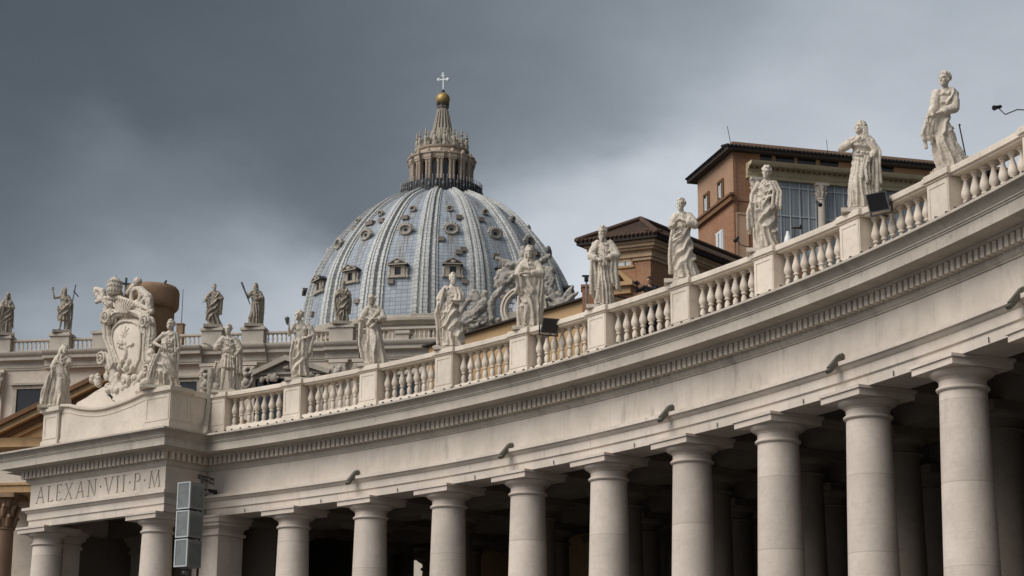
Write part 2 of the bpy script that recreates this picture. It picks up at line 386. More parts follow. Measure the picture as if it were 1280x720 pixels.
def tile_mat(name, c1, c2):
    m, nt, b = new_mat(name); k = NB(nt)
    w = k.N.new('ShaderNodeTexWave'); w.wave_type = 'BANDS'; w.bands_direction = 'X'; w.inputs['Scale'].default_value = 1.; w.inputs['Distortion'].default_value = .6
    w.inputs['Detail Scale'].default_value = 2
    mp = k.N.new('ShaderNodeMapping'); mp.inputs['Scale'].default_value = (2.2, 2.2, 2.2); k.L.new(k.tc.outputs['UV'], mp.inputs[0]); k.L.new(mp.outputs[0], w.inputs[0])
    n = k.noise(1.3, 6, .7); n2 = k.noise(7, 4, .7)
    c = k.mix(k.sstep(n, .38, .68), c1, c2); c = k.mix(k.m('MULTIPLY', k.sstep(n2, .5, .7), .6), c, tuple(q*.35 for q in c1))
    c = k.mix(k.m('MULTIPLY', k.sstep(w.outputs['Fac'], .45, .1), .6), c, tuple(q*.3 for q in c1))
    k.L.new(c, b.inputs['Base Color']); b.inputs['Roughness'].default_value = .9
    k.L.new(k.bump(k.m('ADD', w.outputs['Fac'], k.m('MULTIPLY', n2, .5)), .15), b.inputs['Normal'])
    return m
def glass_mat(name, tint, rough=.08):
    m, nt, b = new_mat(name); k = NB(nt)
    n = k.noise(.8, 3, .5); k.L.new(k.mix(n, tint, tuple(q*.6 for q in tint)), b.inputs['Base Color'])
    b.inputs['Roughness'].default_value = rough; b.inputs['Specular IOR Level'].default_value = .6
    return m
def curtain_mat(name):
    m, nt, b = new_mat(name); k = NB(nt)
    s = k.noise(5.5, 3, .6, (1, 1, .02), src=k.tc.outputs['Object']); n = k.noise(.5, 3, .5)
    c = k.mix(k.sstep(s, .3, .7), (.36, .385, .40), (.17, .19, .205)); c = k.mix(k.m('MULTIPLY', n, .4), c, (.24, .26, .275))
    k.L.new(c, b.inputs['Base Color']); b.inputs['Roughness'].default_value = .3
    k.L.new(k.bump(s, .08), b.inputs['Normal'])
    return m
MT = {}
MT['bal']    = stone('travertine_cream', (.575,.505,.425), (.34,.29,.235), vary=.07, streak=.32, spots=.2, bump=.012, joints=None)
MT['frieze'] = stone('travertine_plaster', (.525,.46,.395), (.365,.31,.255), blocks=1.6, streak=.28, spots=.1, bump=.01, grain=.18)
MT['corn']   = stone('travertine_grey', (.43,.38,.32), (.26,.228,.19), blocks=2.3, streak=.4, spots=.3, bump=.02)
MT['column'] = stone('travertine_column', (.53,.458,.395), (.38,.32,.262), vary=.05, streak=.3, spots=.12, bump=.012, bands=.12, joints=(2.15, .03, .3))
MT['inner_shade']  = stone('travertine_inner_shade', (.185,.155,.125), (.11,.09,.072), streak=.3, spots=.2, bump=.02)  # outer travertine again, with the interior shade put into its base colour
MT['statue'] = stone('statue_travertine', (.56,.495,.415), (.22,.19,.155), scale=1.5, streak=.55, spots=.4, bump=.03, grain=.45)
MT['fstat']  = stone('facade_statue_stone', (.36,.315,.255), (.16,.14,.11), scale=1.0, streak=.5, spots=.55, bump=.04, grain=.4)
MT['facade'] = stone('facade_travertine', (.56,.485,.405), (.36,.305,.245), scale=.45, streak=.3, spots=.18, bump=.03)
MT['facor']  = stone('facade_carving', (.37,.33,.275), (.2,.175,.14), scale=.7, streak=.4, spots=.45, bump=.04)
MT['fbal']   = stone('facade_balustrade_stone', (.44,.39,.33), (.27,.235,.19), scale=.7, streak=.3, spots=.3, bump=.03)
MT['ochre']  = stone('ochre_stone', (.42,.27,.14), (.22,.13,.065), scale=.6, streak=.3, spots=.2, bump=.02)
MT['ochwall']= stone('ochre_plaster', (.37,.245,.13), (.25,.165,.09), scale=.6, streak=.3, spots=.1, bump=.01)
MT['ochdark']= stone('brown_timber_moulding', (.16,.085,.045), (.07,.04,.025), scale=.6, streak=.3, spots=.2, bump=.02)
MT['brown']  = stone('brown_plaster', (.25,.16,.098), (.12,.078,.05), scale=.9, streak=.45, spots=.3, bump=.02)
MT['lant']   = stone('lantern_stone', (.38,.31,.245), (.16,.125,.10), scale=.6, streak=.45, spots=.5, bump=.05)
MT['spire']  = stone('spire_lead_stone', (.20,.175,.15), (.09,.08,.07), scale=.8, streak=.4, spots=.5, bump=.05)
MT['shaftbr']= stone('brown_column_stone', (.25,.16,.10), (.13,.085,.055), scale=.7)
MT['lantred']= stone('lantern_red_plaster', (.27,.13,.085), (.13,.07,.05), scale=.8)
MT['attic']  = stone('drum_stone', (.35,.31,.255), (.17,.15,.12), scale=.5, streak=.45, spots=.4, bump=.05)
MT['angel']  = stone('carved_grey_stone', (.34,.315,.275), (.15,.14,.12), scale=.7, streak=.5, spots=.5, bump=.05, grain=.45)
MT['lead']   = lead_mat('lead_sheet', (.24,.28,.325), (.34,.375,.415), (.175,.197,.222))
MT['ribl']   = lead_mat('lead_rib', (.40,.41,.405), (.53,.535,.52), (.21,.20,.175), True)
MT['brick']  = brick_mat('palace_brick', (.34,.165,.092), (.27,.13,.075), (.33,.205,.135), (.34,.215,.14))
MT['hbrick'] = brick_mat('house_brick', (.40,.20,.11), (.33,.16,.09), (.40,.26,.17), (.40,.26,.17))
MT['hcorn']  = stone('ochre_eave_stone', (.48,.34,.22), (.28,.18,.11), scale=.7, streak=.3, spots=.15, bump=.01)
MT['plast']  = stone('tan_plaster', (.32,.20,.13), (.21,.13,.08), scale=.5, streak=.35, spots=.15, bump=.01)
MT['cream']  = stone('cream_stucco', (.47,.395,.255), (.30,.245,.15), scale=.7, streak=.3, spots=.15, bump=.01)
MT['peach']  = stone('peach_panel', (.47,.31,.21), (.33,.2,.13), scale=.8, streak=.2, spots=.1, bump=.01)
MT['tile']   = tile_mat('roof_tile', (.16,.085,.05), (.085,.06,.045))
MT['tiledk'] = tile_mat('roof_tile_dark', (.022,.018,.016), (.014,.013,.012))
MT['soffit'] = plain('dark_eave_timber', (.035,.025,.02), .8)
MT['glass']  = glass_mat('dark_window_glass', (.02,.022,.025))
MT['curtain']= curtain_mat('curtained_glass')
MT['white']  = plain('white_paint', (.62,.64,.64), .5, var=.15)
MT['lampbar']= plain('grey_painted_steel', (.46,.48,.48), .5, var=.15)
MT['shut']   = plain('white_shutter', (.60,.62,.62), .5, var=.2)
MT['black']  = plain('black_lamp_metal', (.012,.012,.013), .45)
MT['lampgr'] = plain('grey_lamp_metal', (.14,.14,.14), .45, .3)
MT['lampbr'] = plain('bronze_lamp_metal', (.13,.125,.10), .5, .3)
MT['gold']   = plain('gilded_ball', (.42,.29,.11), .5, .6, var=.45, scale=1.2)
MT['cross']  = plain('white_cross_metal', (.75,.78,.80), .4, .1, var=.1)
MT['iron']   = plain('dark_iron', (.035,.036,.04), .6, .2)
MT['green']  = plain('verdigris_bronze', (.10,.125,.12), .6, .3, var=.5, scale=3)
MT['grille'] = plain('grey_speaker_grille', (.16,.175,.172), .6, .0, var=.25, scale=3.)
MT['cab']    = plain('grey_speaker_shell', (.225,.24,.236), .55, .0, var=.2, scale=2.)
MT['cabfr']  = plain('pale_speaker_frame', (.40,.43,.43), .5, .0, var=.1)
MT['cable']  = plain('weathered_pale_cable', (.42,.37,.30), .7, var=.4)
MT['letter'] = plain('carved_letter_stone', (.50,.435,.36), .9, var=.3)  # letter cuts in nearly the frieze's own stone colour
MT['clockf'] = plain('clock_dial', (.62,.65,.68), .5, var=.12, scale=2)
MT['clockn'] = plain('clock_numeral', (.05,.06,.09), .5)
MT['skin']   = plain('skin', (.42,.24,.17), .6, var=.1)
MT['cloth']  = plain('black_cloth', (.014,.014,.016), .85)
MT['hair']   = plain('dark_hair', (.05,.03,.02), .7)
MT['lamphd'] = plain('white_lamp_head', (.7,.7,.7), .35)

# ================================================================== ground
g = MB(); N_ = 48
g.add([(0, 300, 0)] + [(3000*math.cos(2*PI*i/N_), 300+3000*math.sin(2*PI*i/N_), 0) for i in range(N_)], [(0, 1+i, 1+(i+1) % N_) for i in range(N_)])
def cobble():
    m, nt, b = new_mat('cobblestones'); k = NB(nt)
    v = k.N.new('ShaderNodeTexVoronoi'); v.inputs['Scale'].default_value = 8; v.feature = 'DISTANCE_TO_EDGE'; k.L.new(k.g.outputs['Position'], v.inputs[0])
    n = k.noise(.3, 5, .6); c = k.mix(n, (.05, .05, .052), (.10, .095, .09)); c = k.mix(k.sstep(v.outputs[0], .06, .0), c, (.03, .03, .03))
    k.L.new(c, b.inputs['Base Color']); b.inputs['Roughness'].default_value = .7; k.L.new(k.bump(k.sstep(v.outputs[0], 0, .12), .02), b.inputs['Normal']); return m
tag(g.build('ground', cobble()), kind='structure')

# ================================================================== colonnade
I0, I1 = -1.02, 11.5
colonnade = empty('colonnade', arc(5, 0, 0), 0, 'long curved travertine colonnade of tall Doric columns carrying a statue lined balustrade', 'colonnade')
def arc_sweep(prof, i0=I0, i1=I1, step=.1):
    mb = MB(); n = max(2, int(round((i1-i0)/step)))
    mb.rings([[arc(i0+(i1-i0)*k/n, o, z) for o, z in prof] for k in range(n+1)]); return mb
ARCH = [(-.7,12.617),(.62,12.617),(.62,12.89),(.635,12.9),(.675,12.935),(.675,13.2),(.70,13.215),(.76,13.27),(.80,13.33),(.86,13.345),(.86,13.46),(-.7,13.46)]
FRZ = [(-.69,13.46),(.62,13.46),(.62,14.48),(-.69,14.48)]
CORN = [(-.6,14.48),(.66,14.483),(.665,14.52),(.72,14.56),(.75,14.63),(.75,14.695),(.80,14.70),(.80,15.0),(1.02,15.005),(1.06,15.05),(1.06,15.085),(1.10,15.10),(1.60,15.11),
        (1.60,15.42),(1.635,15.44),(1.635,15.47),(1.67,15.49),(1.67,15.53),(1.70,15.56),(1.75,15.63),(1.83,15.69),(1.88,15.715),(1.93,15.72),(1.93,15.79),(.4,15.84),(-.6,15.84)]
arc_sweep(ARCH).build('architrave', MT['frieze'], colonnade, world=True)
arc_sweep(FRZ).build('frieze', MT['frieze'], colonnade, world=True)
arc_sweep(CORN).build('cornice', MT['corn'], colonnade, world=True)
mb = MB()
for k in range(int((I1-I0)*16)):
    i = I0 + .02 + (k+.5)/16
    a, b_ = i-.0195, i+.0195
    mb.add([arc(a,.79,14.71), arc(b_,.79,14.71), arc(b_,.985,14.71), arc(a,.985,14.71), arc(a,.79,15.003), arc(b_,.79,15.003), arc(b_,.985,15.003), arc(a,.985,15.003)],
           [(0,3,2,1),(4,5,6,7),(0,1,5,4),(1,2,6,5),(2,3,7,6),(3,0,4,7)])
mb.build('dentil_course', MT['bal'], colonnade, world=True)
# roof terrace, ceiling, and a rear wall added to keep the interior dark
arc_sweep([(-.61,15.60),(-.61,15.83),(-16.2,15.87),(-16.2,15.60)], step=.25).build('roof_terrace', MT['inner_shade'], colonnade, world=True)
arc_sweep([(-.71,13.40),(-.71,13.58),(-16.0,13.58),(-16.0,13.40)], step=.25).build('ceiling', MT['inner_shade'], colonnade, world=True)
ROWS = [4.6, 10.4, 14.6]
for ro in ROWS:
    arc_sweep([(-ro-.62,12.62),(-ro-.62,13.39),(-ro+.62,13.39),(-ro+.62,12.62)], step=.25).build('inner_architrave', MT['inner_shade'], colonnade, world=True)
def rear_opening(px, py):     # arc index of the ray where it meets the added rear wall
    d = ray(px, py); rr = AR+15.9
    a = d.x**2+d.y**2; bx = EYE.x-AX; by = EYE.y-AY; b = 2*(d.x*bx+d.y*by); c = bx*bx+by*by-rr*rr
    k = (-b+math.sqrt(b*b-4*a*c))/(2*a); p = EYE+d*k; return (math.atan2(p.y-AY, p.x-AX)-A0)/AD, p.z
OPEN = []
for (xa, ya, xb, yb) in ((716, 694, 738, 694), (607, 703, 637, 703), (831, 684, 840, 684)):
    ia, za = rear_opening(xa, ya); ib, zb = rear_opening(xb, yb); OPEN.append((min(ia, ib), max(ia, ib), max(za, zb)))
OPEN.sort()
edges = [I0] + [e for o in OPEN for e in o[:2]] + [I1]
mbw = MB()
for k in range(0, len(edges)-1):
    a, b_ = edges[k], edges[k+1]
    zlo = 0 if k % 2 == 0 else OPEN[k//2][2]
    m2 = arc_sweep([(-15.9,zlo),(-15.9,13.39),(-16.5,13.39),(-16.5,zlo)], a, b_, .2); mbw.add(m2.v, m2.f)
mbw.build('added_rear_wall', MT['inner_shade'], colonnade, world=True)
for a, b_ in ((.72, 3.97), (5.23, 9.77), (11.03, 13.97), (15.23, 15.89)):       # cross beams from row to row
    bm0 = MB().box(-.6, .6, a, b_, 12.64, 13.385).build('cross_beam', MT['inner_shade'], colonnade)
    for i in range(-1, 12):
        o = bm0 if i == -1 else bm0.copy()
        if i > -1: col.objects.link(o)
        o.location = arc(i) - colonnade.location; o.rotation_euler = (0, 0, arc_yaw(i))
# columns
def shaft(s=1.):
    mb = MB(); pr = [(.80*s,.32),(.86*s,.36),(.88*s,.44),(.86*s,.52),(.80*s,.55),(.79*s,.60)]
    for k in range(15):
        t = k/14; z = .66+(11.86-.66)*t; r = .765 - .15*max(0, (t-.25)/.75)**1.35
        pr.append((r*s, z))
    pr.append((.615*s, 12.05)); mb.lathe(pr, 44); return mb
def capital(s=1.):
    mb = MB()
    mb.lathe([(.60*s,11.83),(.66*s,11.835),(.695*s,11.87),(.695*s,11.91),(.66*s,11.94),(.618*s,11.95),(.618*s,12.12),(.645*s,12.125),(.645*s,12.15),(.67*s,12.155),(.67*s,12.18),
              (.73*s,12.195),(.80*s,12.24),(.845*s,12.295),(.855*s,12.345),(.5*s,12.352)], 44)
    w = .935*s; mb.box(-w, w, -w, w, 12.35, 12.535); w = .985*s; mb.box(-w, w, -w, w, 12.532, 12.616)
    return mb
def col_base(s=1.):
    return MB().box(-.98*s, .98*s, -.98*s, .98*s, 0, .32)
c0 = shaft().build('column', MT['column'], colonnade)
capital().build('capital', MT['column'], c0); col_base().build('plinth', MT['column'], c0)
for i in range(0, 11):
    c = c0 if i == 0 else copy_tree(c0)
    c.location = arc(i) - colonnade.location; c.rotation_euler = (0, 0, arc_yaw(i))
for ro in ROWS:
    s = 1+.01*ro
    cr = shaft(s).build('inner_column', MT['inner_shade'], colonnade); capital(s).build('capital', MT['inner_shade'], cr)
    for n_, i in enumerate(range(-1, 11)):
        c = cr if n_ == 0 else copy_tree(cr)
        c.location = arc(i, -ro) - colonnade.location; c.rotation_euler = (0, 0, arc_yaw(i))
# the corner pier beside the pavilion
pier = MB().box(-.72, .72, -.72, .72, 0, 12.05).build('corner_pier', MT['column'], colonnade)
m_ = MB()
for (w, a, b_) in ((.80,11.83,11.95),(.73,11.95,12.13),(.79,12.13,12.2),(.88,12.2,12.35),(.95,12.35,12.535),(1.0,12.532,12.616)): m_.box(-w, w, -w, w, a, b_)
m_.build('capital', MT['column'], pier)
pier.location = arc(-.99, -.02) - colonnade.location; pier.rotation_euler = (0, 0, arc_yaw(-1))
# balustrade
ZR = 17.88
ped = MB()
ped.box(-.5, .5, -.32, .55, 15.83, ZR-.25)
ped.box(-.55, .55, -.37, .60, 15.84, 16.40); ped.box(-.525, .525, -.345, .575, 16.40, 16.46)
ped.box(-.54, .54, -.36, .59, ZR-.25, ZR-.19); ped.box(-.60, .60, -.42, .65, ZR-.19, ZR-.06); ped.box(-.565, .565, -.385, .615, ZR-.06, ZR)
for a, b_, c_, d_ in ((-.46,-.36,16.5,17.6),(.36,.46,16.5,17.6),(-.36,.36,16.5,16.62),(-.36,.36,17.48,17.6)): ped.box(a, b_, -.338, -.321, c_, d_)
pd0 = ped.build('pedestal', MT['bal'], colonnade, smooth=20)
def arc_index(px, py, off):                  # where a line of sight meets the arc at this offset
    d = ray(px, py); rr = AR-off
    a = d.x**2+d.y**2; bx = EYE.x-AX; by = EYE.y-AY; b = 2*(d.x*bx+d.y*by); c = bx*bx+by*by-rr*rr
    k = (-b+math.sqrt(b*b-4*a*c))/(2*a); p = EYE+d*k; return (math.atan2(p.y-AY, p.x-AX)-A0)/AD
PX = [arc_index(*q, .32) for q in ((270,515),(364.7,500),(460,480),(554.5,460),(648,435),(745.7,405),(849.5,368),(954.5,335),(1062,288),(1172,235))]
PX += [PX[-1]+1.0, PX[-1]+2.0, PX[-1]+3.]
for n_, i in enumerate(PX):
    p = pd0 if n_ == 0 else copy_tree(pd0)
    p.location = arc(i) - colonnade.location; p.rotation_euler = (0, 0, arc_yaw(i))
BALP = [(.13,0),(.13,.10),(.08,.12),(.115,.22),(.11,.33),(.062,.43),(.062,.45),(.115,.47),(.115,.51),(.078,.53),(.15,.63),(.162,.70),(.15,.78),(.10,.93),(.066,1.05),(.062,1.10),(.105,1.12),(.105,1.15),(.075,1.16),(.13,1.18),(.13,1.27)]
HB = ZR-.25-16.42
balm = MB(); balm.lathe([(r*(.84 if .1 < z < 1.18 else .95), z*HB/1.27) for r, z in BALP], 14)
bal0 = None
for n_ in range(len(PX)-1):
    a, b_ = PX[n_]+.113, PX[n_+1]-.113
    rail = arc_sweep([(-.42,ZR-.25),(.22,ZR-.25),(.24,ZR-.19),(.30,ZR-.185),(.30,ZR-.06),(.265,ZR-.058),(.265,ZR-.004),(-.47,ZR-.004),(-.5,ZR-.1)], a, b_, .07)
    m2 = arc_sweep([(-.40,15.84),(.26,15.84),(.26,16.36),(.22,16.42),(-.36,16.42)], a, b_, .07); rail.add(m2.v, m2.f)
    bay = rail.build('balustrade', MT['bal'], colonnade, world=True)
    for k in range(8):
        t = a + (b_-a)*(k+.5)/8
        if bal0 is None: bal0 = o = balm.build('baluster', MT['bal'], bay, smooth=50)
        else: o = bal0.copy(); col.objects.link(o); o.parent = bay
        o.location = arc(t, -.08, 16.42); o.rotation_euler = (0, 0, arc_yaw(t)+rnd.uniform(-.1, .1))
# little studs along the cornice edge
stud0 = None
for k in range(90):
    if stud0 is None: stud0 = o = MB().box(-.03, .03, -.03, .03, 0, .07).build('edge_stud', MT['iron'], colonnade)
    else: o = stud0.copy(); col.objects.link(o)
    i_ = I0+.25+k*.118+rnd.uniform(-.02, .02); o.location = arc(i_, 1.86, 15.785) - colonnade.location; o.rotation_euler = (0, 0, arc_yaw(i_))
# iron pins under the architrave, half way between columns
pin0 = None
for i in range(-1, 10):
    if pin0 is None:
        pin0 = o = MB().tube([(0,0,.10),(0,0,-.04)], .014, 6).build('iron_pin', MT['iron'], colonnade)
    else: o = pin0.copy(); col.objects.link(o)
    o.location = arc(i+.5, .655, 12.68) - colonnade.location

# ================================================================== end pavilion
PF = Frame((-20.0655, 84.0629, 0), -.69192)
pav = empty('end_pavilion', PF.o, PF.ang, 'projecting end pavilion with a carved Latin inscription across its frieze', 'pavilion')
XL, XR = -1.0, 7.85
def plan_sweep(prof, path, mb=None):
    """sweep (outward offset, z) along a plan polyline with mitred corners; outward is to the right of the walking direction"""
    mb = mb or MB(); pts = [Vector((p[0], p[1], 0)) for p in path]; out = []
    for k, p in enumerate(pts):
        ns = []
        for a, b in ((k-1, k), (k, k+1)):
            if a >= 0 and b < len(pts):
                t = (pts[b]-pts[a]).normalized(); ns.append(Vector((t.y, -t.x, 0)))
        n = ns[0] if len(ns) == 1 else (ns[0]+ns[1]) / (1+ns[0].dot(ns[1]))
        out.append([p + n*o + Vector((0, 0, z)) for o, z in prof])
    return mb.rings(out)
PATH = [(-1.55, 15), (-1.55, .7), (XL, .7), (XL, 0), (XR, 0), (XR, 3.6)]
dz = .006
rel = lambda pr, lo: [((o-.62) if o > -.5 else -lo, z+dz) for o, z in pr]
plan_sweep(rel(ARCH, .35), PATH).build('architrave', MT['frieze'], pav)
plan_sweep([(-.35,13.466),(-.12,13.466),(-.12,14.486),(-.35,14.486)], PATH).build('frieze_core', MT['frieze'], pav)
plan_sweep([(-.119,13.467),(0,13.467),(0,14.485),(-.119,14.485)], [(-1.55,15),(-1.55,.7),(XL,.7),(XL,.121)]).build('frieze', MT['frieze'], pav)
plan_sweep([(-.119,13.467),(0,13.467),(0,14.485),(-.119,14.485)], [(XR,.121),(XR,3.6)]).build('frieze', MT['frieze'], pav)
plan_sweep(rel(CORN, .35), PATH).build('cornice', MT['corn'], pav)
mb = MB()
def dent_run(p, q, n):
    p = Vector((*p, 0)); q = Vector((*q, 0)); t = (q-p).normalized(); nn = Vector((t.y, -t.x, 0)); L = (q-p).length
    for k in range(n):
        c = p + t*(L*(k+.5)/n); m = Matrix.Translation(c) @ Matrix(((t.x, nn.x, 0, 0), (t.y, nn.y, 0, 0), (0, 0, 1, 0), (0, 0, 0, 1)))
        mb.box(-.086, .086, .172, .365, 14.718, 15.008, m)
dent_run((XL-.32, 0), (XR+.32, 0), 34); dent_run((XR, -.1), (XR, 2.2), 8); mb.build('dentil_course', MT['bal'], pav); mb = MB(); dent_run((-1.55-.3, .7), (-1.3, .7), 3); dent_run((-1.55, 4), (-1.55, .6), 12)
mb.build('dentil_course', MT['bal'], pav)
mb = MB(); mb.box(-1.2, 7.6, .36, 15, 13.40, 13.6); mb.box(-1.2, 7.3, .36, 15, 15.5, 15.83); mb.build('ceiling', MT['inner_shade'], pav)
mb = MB(); mb.box(-1.05, 7.9, 6.2, 7, 0, 13.39); mb.box(-1.5, 7.9, 14.4, 15, 0, 13.39); mb.box(-1.5, -1.1, 2.3, 14.39, 0, 12.6); mb.build('added_rear_wall', MT['inner_shade'], pav)  # walls added to close the view through, so the bays stay dark
# inscription
def glyph(ch):
    """letter strokes as polygons in a box one unit high; returns width and polygons"""
    T, t, sf = .115, .06, .045
    def st(x0, z0, x1, z1, w): return [(x0-w/2, z0), (x0+w/2, z0), (x1+w/2, z1), (x1-w/2, z1)]
    def se(x, z, w): return [(x-w/2, z), (x+w/2, z), (x+w/2, z+sf), (x-w/2, z+sf)]
    if ch == 'A': return .80, [st(.10,0,.40,1,t), st(.70,0,.42,1,T), [(.24,.33),(.60,.33),(.59,.39),(.26,.39)], se(.10,0,.22), se(.70,0,.26)]
    if ch == 'L': return .56, [st(.14,0,.14,1,T), [(.14,0),(.52,0),(.54,.16),(.49,.16),(.46,.06),(.14,.06)], se(.14,.955,.28)]
    if ch == 'E': return .56, [st(.14,0,.14,1,T), [(.14,0),(.50,0),(.53,.16),(.48,.16),(.45,.06),(.14,.06)], [(.14,.94),(.45,.94),(.46,.84),(.51,.84),(.50,1),(.14,1)], [(.14,.48),(.42,.48),(.42,.54),(.14,.54)]]
    if ch == 'X': return .76, [st(.66,0,.12,1,T), st(.10,0,.64,1,t), se(.10,0,.22), se(.66,0,.24), se(.12,.955,.24), se(.64,.955,.22)]
    if ch == 'N': return .80, [st(.13,0,.13,1,t), st(.66,0,.66,1,t), [(.10,1),(.22,1),(.68,0),(.60,0)], se(.13,0,.22), se(.66,.955,.22), se(.10,.955,.2)]
    if ch == 'V': return .76, [st(.40,0,.11,1,T), st(.38,0,.65,1,t), se(.11,.955,.26), se(.65,.955,.22)]
    if ch == 'I': return .34, [st(.16,0,.16,1,T), se(.16,0,.28), se(.16,.955,.28)]
    if ch == 'P':
        arc_o = [(.14,1)] + [(.32+.24*math.sin(a), .735+.265*math.cos(a)) for a in [PI*q/10 for q in range(11)]] + [(.14,.47)]
        arc_i = [(.14,.53)] + [(.31+.145*math.sin(a), .735+.205*math.cos(a)) for a in [PI*(10-q)/10 for q in range(11)]] + [(.14,.94)]
        quads = []
        for q in range(len(arc_o)-1): quads.append([arc_o[q], arc_o[q+1], arc_i[-2-q], arc_i[-1-q]])
        return .60, [st(.14,0,.14,1,T), se(.14,0,.28)] + quads
    if ch == 'M': return .98, [st(.10,0,.19,1,t), [(.14,1),(.28,1),(.50,.12),(.46,0)], [(.70,1),(.77,1),(.50,0),(.46,0)], st(.86,0,.75,1,T), se(.10,0,.22), se(.86,0,.26)]
    if ch == '.': return .26, [[(.13,.40),(.20,.50),(.13,.60),(.06,.50)]]
def inscription(text, x0, x1, z0, h):
    gap = .14; ws = [glyph(c)[0] for c in text]; tot = sum(ws) + gap*(len(text)-1); sx = (x1-x0)/tot; x = x0; polys = []
    for c, w in zip(text, ws):
        for p in glyph(c)[1]: polys.append((c, [(x+px*sx, z0+pz*h) for px, pz in p]))
        x += (w+gap)*sx
    return polys
panel = MB().box(XL+.001, XR-.001, 0, .118, 13.467, 14.485).build('inscription_panel', MT['frieze'], pav)
cut = MB(); q = 0
for c, poly in inscription('ALEXAN.VII.P.M', -.62, 7.62, 13.64, .70):
    q += 1; cut.prism(poly, -.03, .034 + .0005*(q % 9))
co = cut.build('letter_cut', MT['letter'], None); co.location = PF.o; co.rotation_euler = (0, 0, PF.ang)
panel.data.materials.append(MT['letter'])
md = panel.modifiers.new('b', 'BOOLEAN'); md.operation = 'DIFFERENCE'; md.object = co; md.solver = 'EXACT'; md.use_self = True; md.material_mode = 'TRANSFER'
dg = bpy.context.evaluated_depsgraph_get(); dg.update()
nm_ = bpy.data.meshes.new_from_object(panel.evaluated_get(dg)); panel.modifiers.clear(); panel.data = nm_
nm_.polygons.foreach_set('use_smooth', [False]*len(nm_.polygons))
bpy.data.objects.remove(co)
# pavilion columns and pilasters
for x, y in ((-.40, .62), (6.80, .62)):
    pc = c0.copy(); col.objects.link(pc); pc.parent = pav; pc.name = 'column'
    for ch in [q for q in bpy.data.objects if q.parent == c0]:
        d_ = ch.copy(); col.objects.link(d_); d_.parent = pc
    pc.location = (x, y, 0); pc.rotation_euler = (0, 0, 0)
def pilaster(x, y, w, parent, name='pilaster', mat='column'):
    p = MB().box(x-w, x+w, y, y+.9, 0, 12.05).build(name, MT[mat], parent, smooth=20); m = MB()
    for (e, a, b_) in ((.08,11.83,11.95),(.02,11.95,12.13),(.08,12.13,12.2),(.17,12.2,12.35),(.24,12.35,12.535),(.29,12.532,12.612)): m.box(x-w-e, x+w+e, y-e, y+.9+e, a, b_)
    m.build('capital', MT[mat], p, smooth=20)
pilaster(-.85, 1.35, .62, pav); pilaster(1.0, 4.6, .62, pav, 'inner_pilaster', 'inner_shade'); pilaster(5.4, 4.6, .62, pav, 'inner_pilaster', 'inner_shade')
mb = MB(); mb.box(-1.2, 7.4, 4.5, 5.8, 12.62, 13.39); mb.build('inner_architrave', MT['inner_shade'], pav)
# attic: pedestals, scooped parapet, side wall
ZP = 17.90
def attic_pedestal(mb, x0, x1, y0, y1, zt, panel=True, side=None):
    mb.box(x0, x1, y0, y1, 15.85, zt-.26)
    mb.box(x0-.05, x1+.05, y0-.05, y1+.05, 15.851, 16.42)
    mb.box(x0-.05, x1+.05, y0-.05, y1+.05, zt-.26, zt-.2); mb.box(x0-.13, x1+.13, y0-.13, y1+.13, zt-.2, zt-.07); mb.box(x0-.08, x1+.08, y0-.08, y1+.08, zt-.07, zt)
    if panel:
        for a, b_, c_, d_ in ((x0+.06,x0+.17,16.5,17.56),(x1-.17,x1-.06,16.5,17.56),(x0+.17,x1-.17,16.5,16.61),(x0+.17,x1-.17,17.45,17.56)): mb.box(a, b_, y0-.022, y0-.001, c_, d_)
    if side:
        for a, b_, c_, d_ in ((y0+.06,y0+.17,16.5,17.56),(y1-.17,y1-.06,16.5,17.56),(y0+.17,y1-.17,16.5,16.61),(y0+.17,y1-.17,17.45,17.56)): mb.box(x1+.001, x1+.022, a, b_, c_, d_)
mb = MB(); attic_pedestal(mb, -.85, .2, .3, 1.4, ZP); mb.build('pedestal', MT['bal'], pav, smooth=20)
mb = MB(); attic_pedestal(mb, -1.42, -.86, .95, 1.9, ZP-.5, False); mb.build('wing_pedestal', MT['bal'], pav, smooth=20)
mb = MB(); attic_pedestal(mb, 5.95, 7.55, .3, 1.4, ZP, True, True); mb.build('pedestal', MT['bal'], pav, smooth=20)
mb = MB()
mb.box(7.13, 7.45, 1.41, 3.55, 15.85, ZP-.26); mb.box(7.09, 7.53, 1.54, 3.55, ZP-.255, ZP-.07); mb.box(7.12, 7.49, 1.48, 3.55, ZP-.07, ZP-.005); mb.box(7.09, 7.5, 1.46, 3.55, 15.849, 16.42)
mb.build('side_parapet', MT['bal'], pav, smooth=20)
pts = [PF.at(*p, .42) for p in ((88,505),(97,507.5),(108,509),(120,509.5),(132,508),(145,504.3),(157,500),(167,496),(177,491),(184,488))]
mb = MB(); x0 = .9; xs = [.25] + [p[0] for p in pts] + [5.94]; zs = [pts[0][1]+.06] + [p[1] for p in pts] + [pts[-1][1]+.05]
mb.prism([(xs[0], 15.86)] + [(x, z-.12) for x, z in zip(xs, zs)] + [(xs[-1], 15.86)], .42, .9)
mb.rings([[Vector((x, y, z-dz_)) for y, dz_ in ((.34,.15),(.30,.12),(.30,.03),(.36,0),(.95,0),(.95,.15))] for x, z in zip(xs, zs)])
mb.rings([[Vector((x, y, z-dz_)) for y, dz_ in ((.42,.40),(.395,.39),(.395,.33),(.42,.32))] for x, z in zip(xs, zs)])
mb.box(.25, 5.94, .37, .9, 15.861, 16.42)
mb.build('scooped_parapet', MT['bal'], pav)
bk = [PF.at(*p, 1.0) for p in ((97,503),(108,497),(118,490),(128,484),(140,480),(160,479),(180,478),(190,480))]
